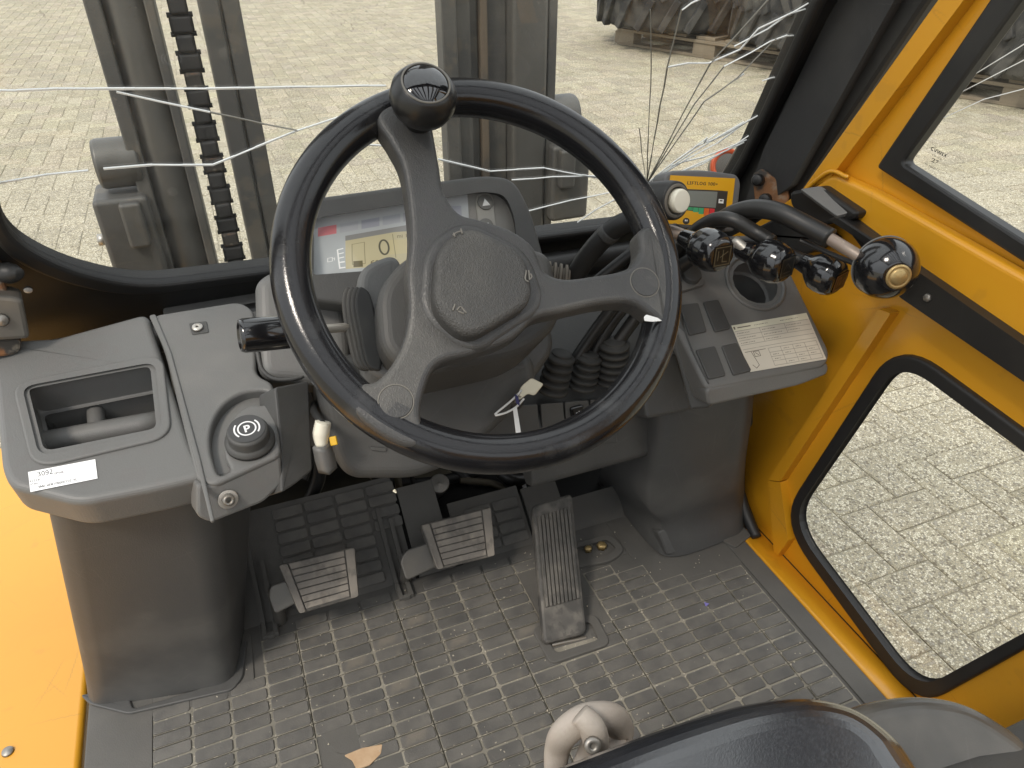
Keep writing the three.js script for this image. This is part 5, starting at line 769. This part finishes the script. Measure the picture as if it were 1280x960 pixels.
{
  const o = thing('button_lever', 'thick black sleeve lever with round white push button', 'lever');
  part(o, 'lever_sleeve', sweep(Z3([[700, 380, -0.76], [735, 320, -0.74], [765, 288, -0.72], [785, 277, -0.705], [806, 272, -0.69], [822, 270, -0.68]]), 0.0125, 16, 50), M.rubber); part(o, 'sleeve_tape', sweep(Z3([[757, 296, -0.7255], [764, 289, -0.7205]]), 0.0131, 16, 4), M.plasticDark); part(o, 'second_rod', sweep(Z3([[716, 378, -0.75], [760, 340, -0.74], [800, 308, -0.73]]), 0.0075, 12, 12), M.black);
  const a = onZ(800, 248, -0.70), b = onZ(846, 251, -0.645), ax = b.clone().sub(a).normalize(), L = a.distanceTo(b);
  part(o, 'button_body', lathe([[0, 0], [0.016, 0], [0.019, L * 0.3], [0.021, L * 0.8], [0.0205, L - 0.002], [0.018, L], [0.0165, L - 0.002], [0, L - 0.003]], a, ax, 36), M.rubber); part(o, 'button_collar', lathe([[0.018, 0], [0.0165, 0.002], [0.0145, 0.001], [0.014, -0.002]], b, ax, 36), M.bootDusty); part(o, 'white_button', lathe([[0, 0.0085], [0.0105, 0.0085], [0.012, 0.0075], [0.0128, 0.005], [0.0128, -0.004], [0, -0.004]], b, ax, 36), M.cream);
  bellows(o, onZ(676, 345, -0.76), onZ(712, 350, -0.745), 0.02, 5, M.bootDusty); base(o);
}
// ---------------------------------------------------------------- latch box and brackets on the door side
{
  const o = thing('latch_box', 'black box latch on yellow door behind the levers', 'latch'), P = PX(0.665);
  part(o, 'latch_body', slab(P, [[986, 240, 0.004], [1024, 233, 0.006], [1072, 266, 0.008], [1068, 274, 0.004], [1018, 284, 0.004], [988, 258, 0.004]], 0.035, { bev: 0.004, off: 0.006 }), M.black); part(o, 'latch_cap', slab(plane(onP(1040, 252, P, 0.008), new V3(-0.5, 0.8, 0.2), new V3(0, 0, 1)), [[1000, 236], [1026, 232], [1072, 262], [1046, 270]], 0.006, { r: 0.003, bev: 0.001 }), M.plastic); part(o, 'latch_arm', slab(P, [[1034, 274], [1046, 270], [1092, 300], [1090, 312]], 0.014, { r: 0.002, bev: 0.002, off: 0.012 }), M.black); part(o, 'latch_shelf', slab(P, [[930, 292], [990, 262], [1040, 300], [1010, 318], [950, 306]], 0.02, { r: 0.004, bev: 0.003 }), M.black); base(o);
  const b = thing('hinge_bracket', 'rusty steel bracket with two bolts beside the load display', 'bracket'), Q = plane(onX(958, 240, 0.685), new V3(-0.85, 0.25, 0.5), new V3(0, 0, 1));
  part(b, 'bracket_plate', slab(Q, [[940, 218], [952, 210], [984, 235], [986, 248], [978, 264], [944, 258]], 0.006, { r: 0.004, bev: 0.0015 }), M.rust); for (const [x, y] of [[949, 225], [958, 249]]) part(b, 'bolt', lathe([[0, 0.012], [0.006, 0.012], [0.008, 0.009], [0.008, 0], [0, 0]], onP(x, y, Q, 0.0005), Q.n, 12), M.black); base(b);
  const l = thing('hinge_block', 'worn steel hinge block bolted in front of left console', 'bracket'), H = plane(onZ(14, 390, -0.80), new V3(0.2, 0.15, 0.97));
  part(l, 'hinge_plate', slab(H, [[-30, 368, 0.004], [18, 372, 0.008], [28, 376, 0.006], [37, 420, 0.004], [34, 424, 0.003], [-30, 428, 0.003]], 0.05, { bev: 0.004 }), M.hinge = std({ map: plasticMap([0.11, 0.105, 0.095], [0.2, 0.17, 0.13], 0.7, 651), roughness: 0.55, metalness: 0.3 })); part(l, 'hinge_lug', slab(plane(onZ(4, 345, -0.83), new V3(0.2, 0.15, 0.97)), [[-30, 328], [2, 328], [6, 356], [12, 372], [-30, 374]], 0.03, { r: 0.004, bev: 0.003 }), M.rust); part(l, 'rubber_stop', sweep(Z3([[4, 341, -0.83], [26, 342, -0.82]]), [0.01, 0.011, 0.0095, 0.005], 14, 10), M.rubber); part(l, 'hinge_base', slab(plane(onZ(8, 434, -0.80), new V3(0.2, 0.15, 0.97)), [[-30, 424], [27, 424], [26, 440], [10, 446], [-30, 448]], 0.03, { r: 0.004, bev: 0.003 }), M.rust); part(l, 'hinge_rivet', lathe([[0, 0], [0.007, 0], [0.005, 0.003], [0, 0.004]], onP(2, 400, H, 0.0005), H.n, 12), M.steel); base(l);
  const m = thing('marker_lamp', 'orange round marker lamp outside the lower windscreen corner', 'lamp'), c = onZ(908, 208, -0.99); part(m, 'lens', lathe([[0.02, 0], [0.02, 0.006], [0.026, 0.012], [0.028, 0.006], [0.028, 0], [0.02, 0]], c, new V3(-0.3, 0.4, 0.9), 28), std({ color: rgb(0.62, 0.1, 0.03), roughness: 0.35 })); part(m, 'lamp_body', lathe([[0, 0.006], [0.02, 0.006], [0.026, 0], [0.022, -0.03], [0, -0.03]], c, new V3(-0.3, 0.4, 0.9), 28), M.mastBright); part(m, 'lamp_arm', sweep([c.clone().add(new V3(0, -0.01, -0.02)), c.clone().add(new V3(0.06, -0.08, -0.03)), c.clone().add(new V3(0.05, -0.25, -0.02))], 0.007, 8, 12), M.black); base(m);
}
// ---------------------------------------------------------------- seat, hip cover and grey handle
{
  const o = thing('operator_seat', 'shiny black vinyl operator seat cushion with piped edge', 'seat'), P = tilt(R(0.16, -0.44, -0.12), -3);
  const cpx = [[540, 1000], [680, 950], [840, 892], [935, 866], [1012, 860], [1074, 876], [1130, 916], [1176, 975]].map(q => p2(P, ...q));
  const last = cpx[cpx.length - 1], sh = splinePoly([...cpx, [last[0] + 0.02, last[1] - 0.12], [last[0] + 0.0, last[1] - 0.33], [0.0, -0.42], [-0.2, -0.36], [-0.24, -0.1], [-0.2, 0.03]], THREE.Shape, 160);
  part(o, 'cushion', ext(P, sh, 0.1, 0.035, 0.012, 10), M.seat);
  const pip = sh.getPoints().map(q => at(P, q.x, q.y, -0.022)); part(o, 'piping', (() => { const c = new THREE.CatmullRomCurve3(pip.filter((_, i) => i % 2 === 0), true); return new THREE.TubeGeometry(c, 160, 0.0035, 8, true); })(), std({ color: rgb(0.06, 0.045, 0.03), roughness: 0.6 }));
  part(o, 'seat_base', box(0.14, EYE - 0.575, 0.1, 0.36, 0.06, 0.4, 0.02), M.black);
  base(o);
  const h = thing('hip_cover', 'dull grey plastic cover between seat and yellow door', 'cover'), Q = tilt(R(0.5, -0.57, -0.2), 14, 8);
  part(h, 'cover_shell', slab(Q, [[1010, 905, 0.03], [1080, 872, 0.04], [1150, 862, 0.05], [1215, 872, 0.05], [1300, 925, 0.03], [1420, 1080, 0.03], [1200, 1240, 0.03], [1000, 1050, 0.03]], 0.12, { bev: 0.018, seg: 8 }), std({ map: plasticMap([0.075, 0.073, 0.068], [0.17, 0.16, 0.14], 0.5, 661), roughness: 0.26, bumpMap: grain, bumpScale: 0.00004 }));
  base(h);
  const k = thing('release_handle', 'pale grey curved plastic handle with centre clip in front of seat', 'handle'), z = -0.262;
  const hm = M.handle = std({ map: plasticMap([0.36, 0.32, 0.28], [0.46, 0.42, 0.36], 0.6, 671), roughness: 0.6, bumpMap: grain, bumpScale: 0.00015 });
  part(k, 'handle_bow', sweep(Z3([[694, 962, -0.255], [697, 936, z], [708, 914, z], [728, 900, z], [752, 896, z], [770, 903, z - 0.002], [777, 918, z], [768, 936, -0.255], [756, 945, -0.25]]), [0.0085, 0.01, 0.0115, 0.012, 0.012, 0.012, 0.0105, 0.009, 0.008], 14, 50, 0.8), hm);
  part(k, 'centre_clip', sweep(Z3([[724, 892, z + 0.004], [738, 906, z + 0.012], [744, 922, z + 0.014], [744, 934, z + 0.008]]), [0.008, 0.0095, 0.0095, 0.008], 10, 20), hm);
  part(k, 'clip_screw', lathe([[0.002, 0.0025], [0.003, 0.0035], [0.0055, 0.003], [0.006, 0], [0, 0]], onZ(740, 931, z + 0.024), new V3(-0.2, 0.6, 0.75), 16), M.steel);
  part(k, 'handle_stem', sweep(Z3([[744, 932, z + 0.004], [735, 960, -0.24], [735, 1010, -0.16]]), 0.011, 12, 12), hm); base(k);
}
renderer.render(scene, camera);
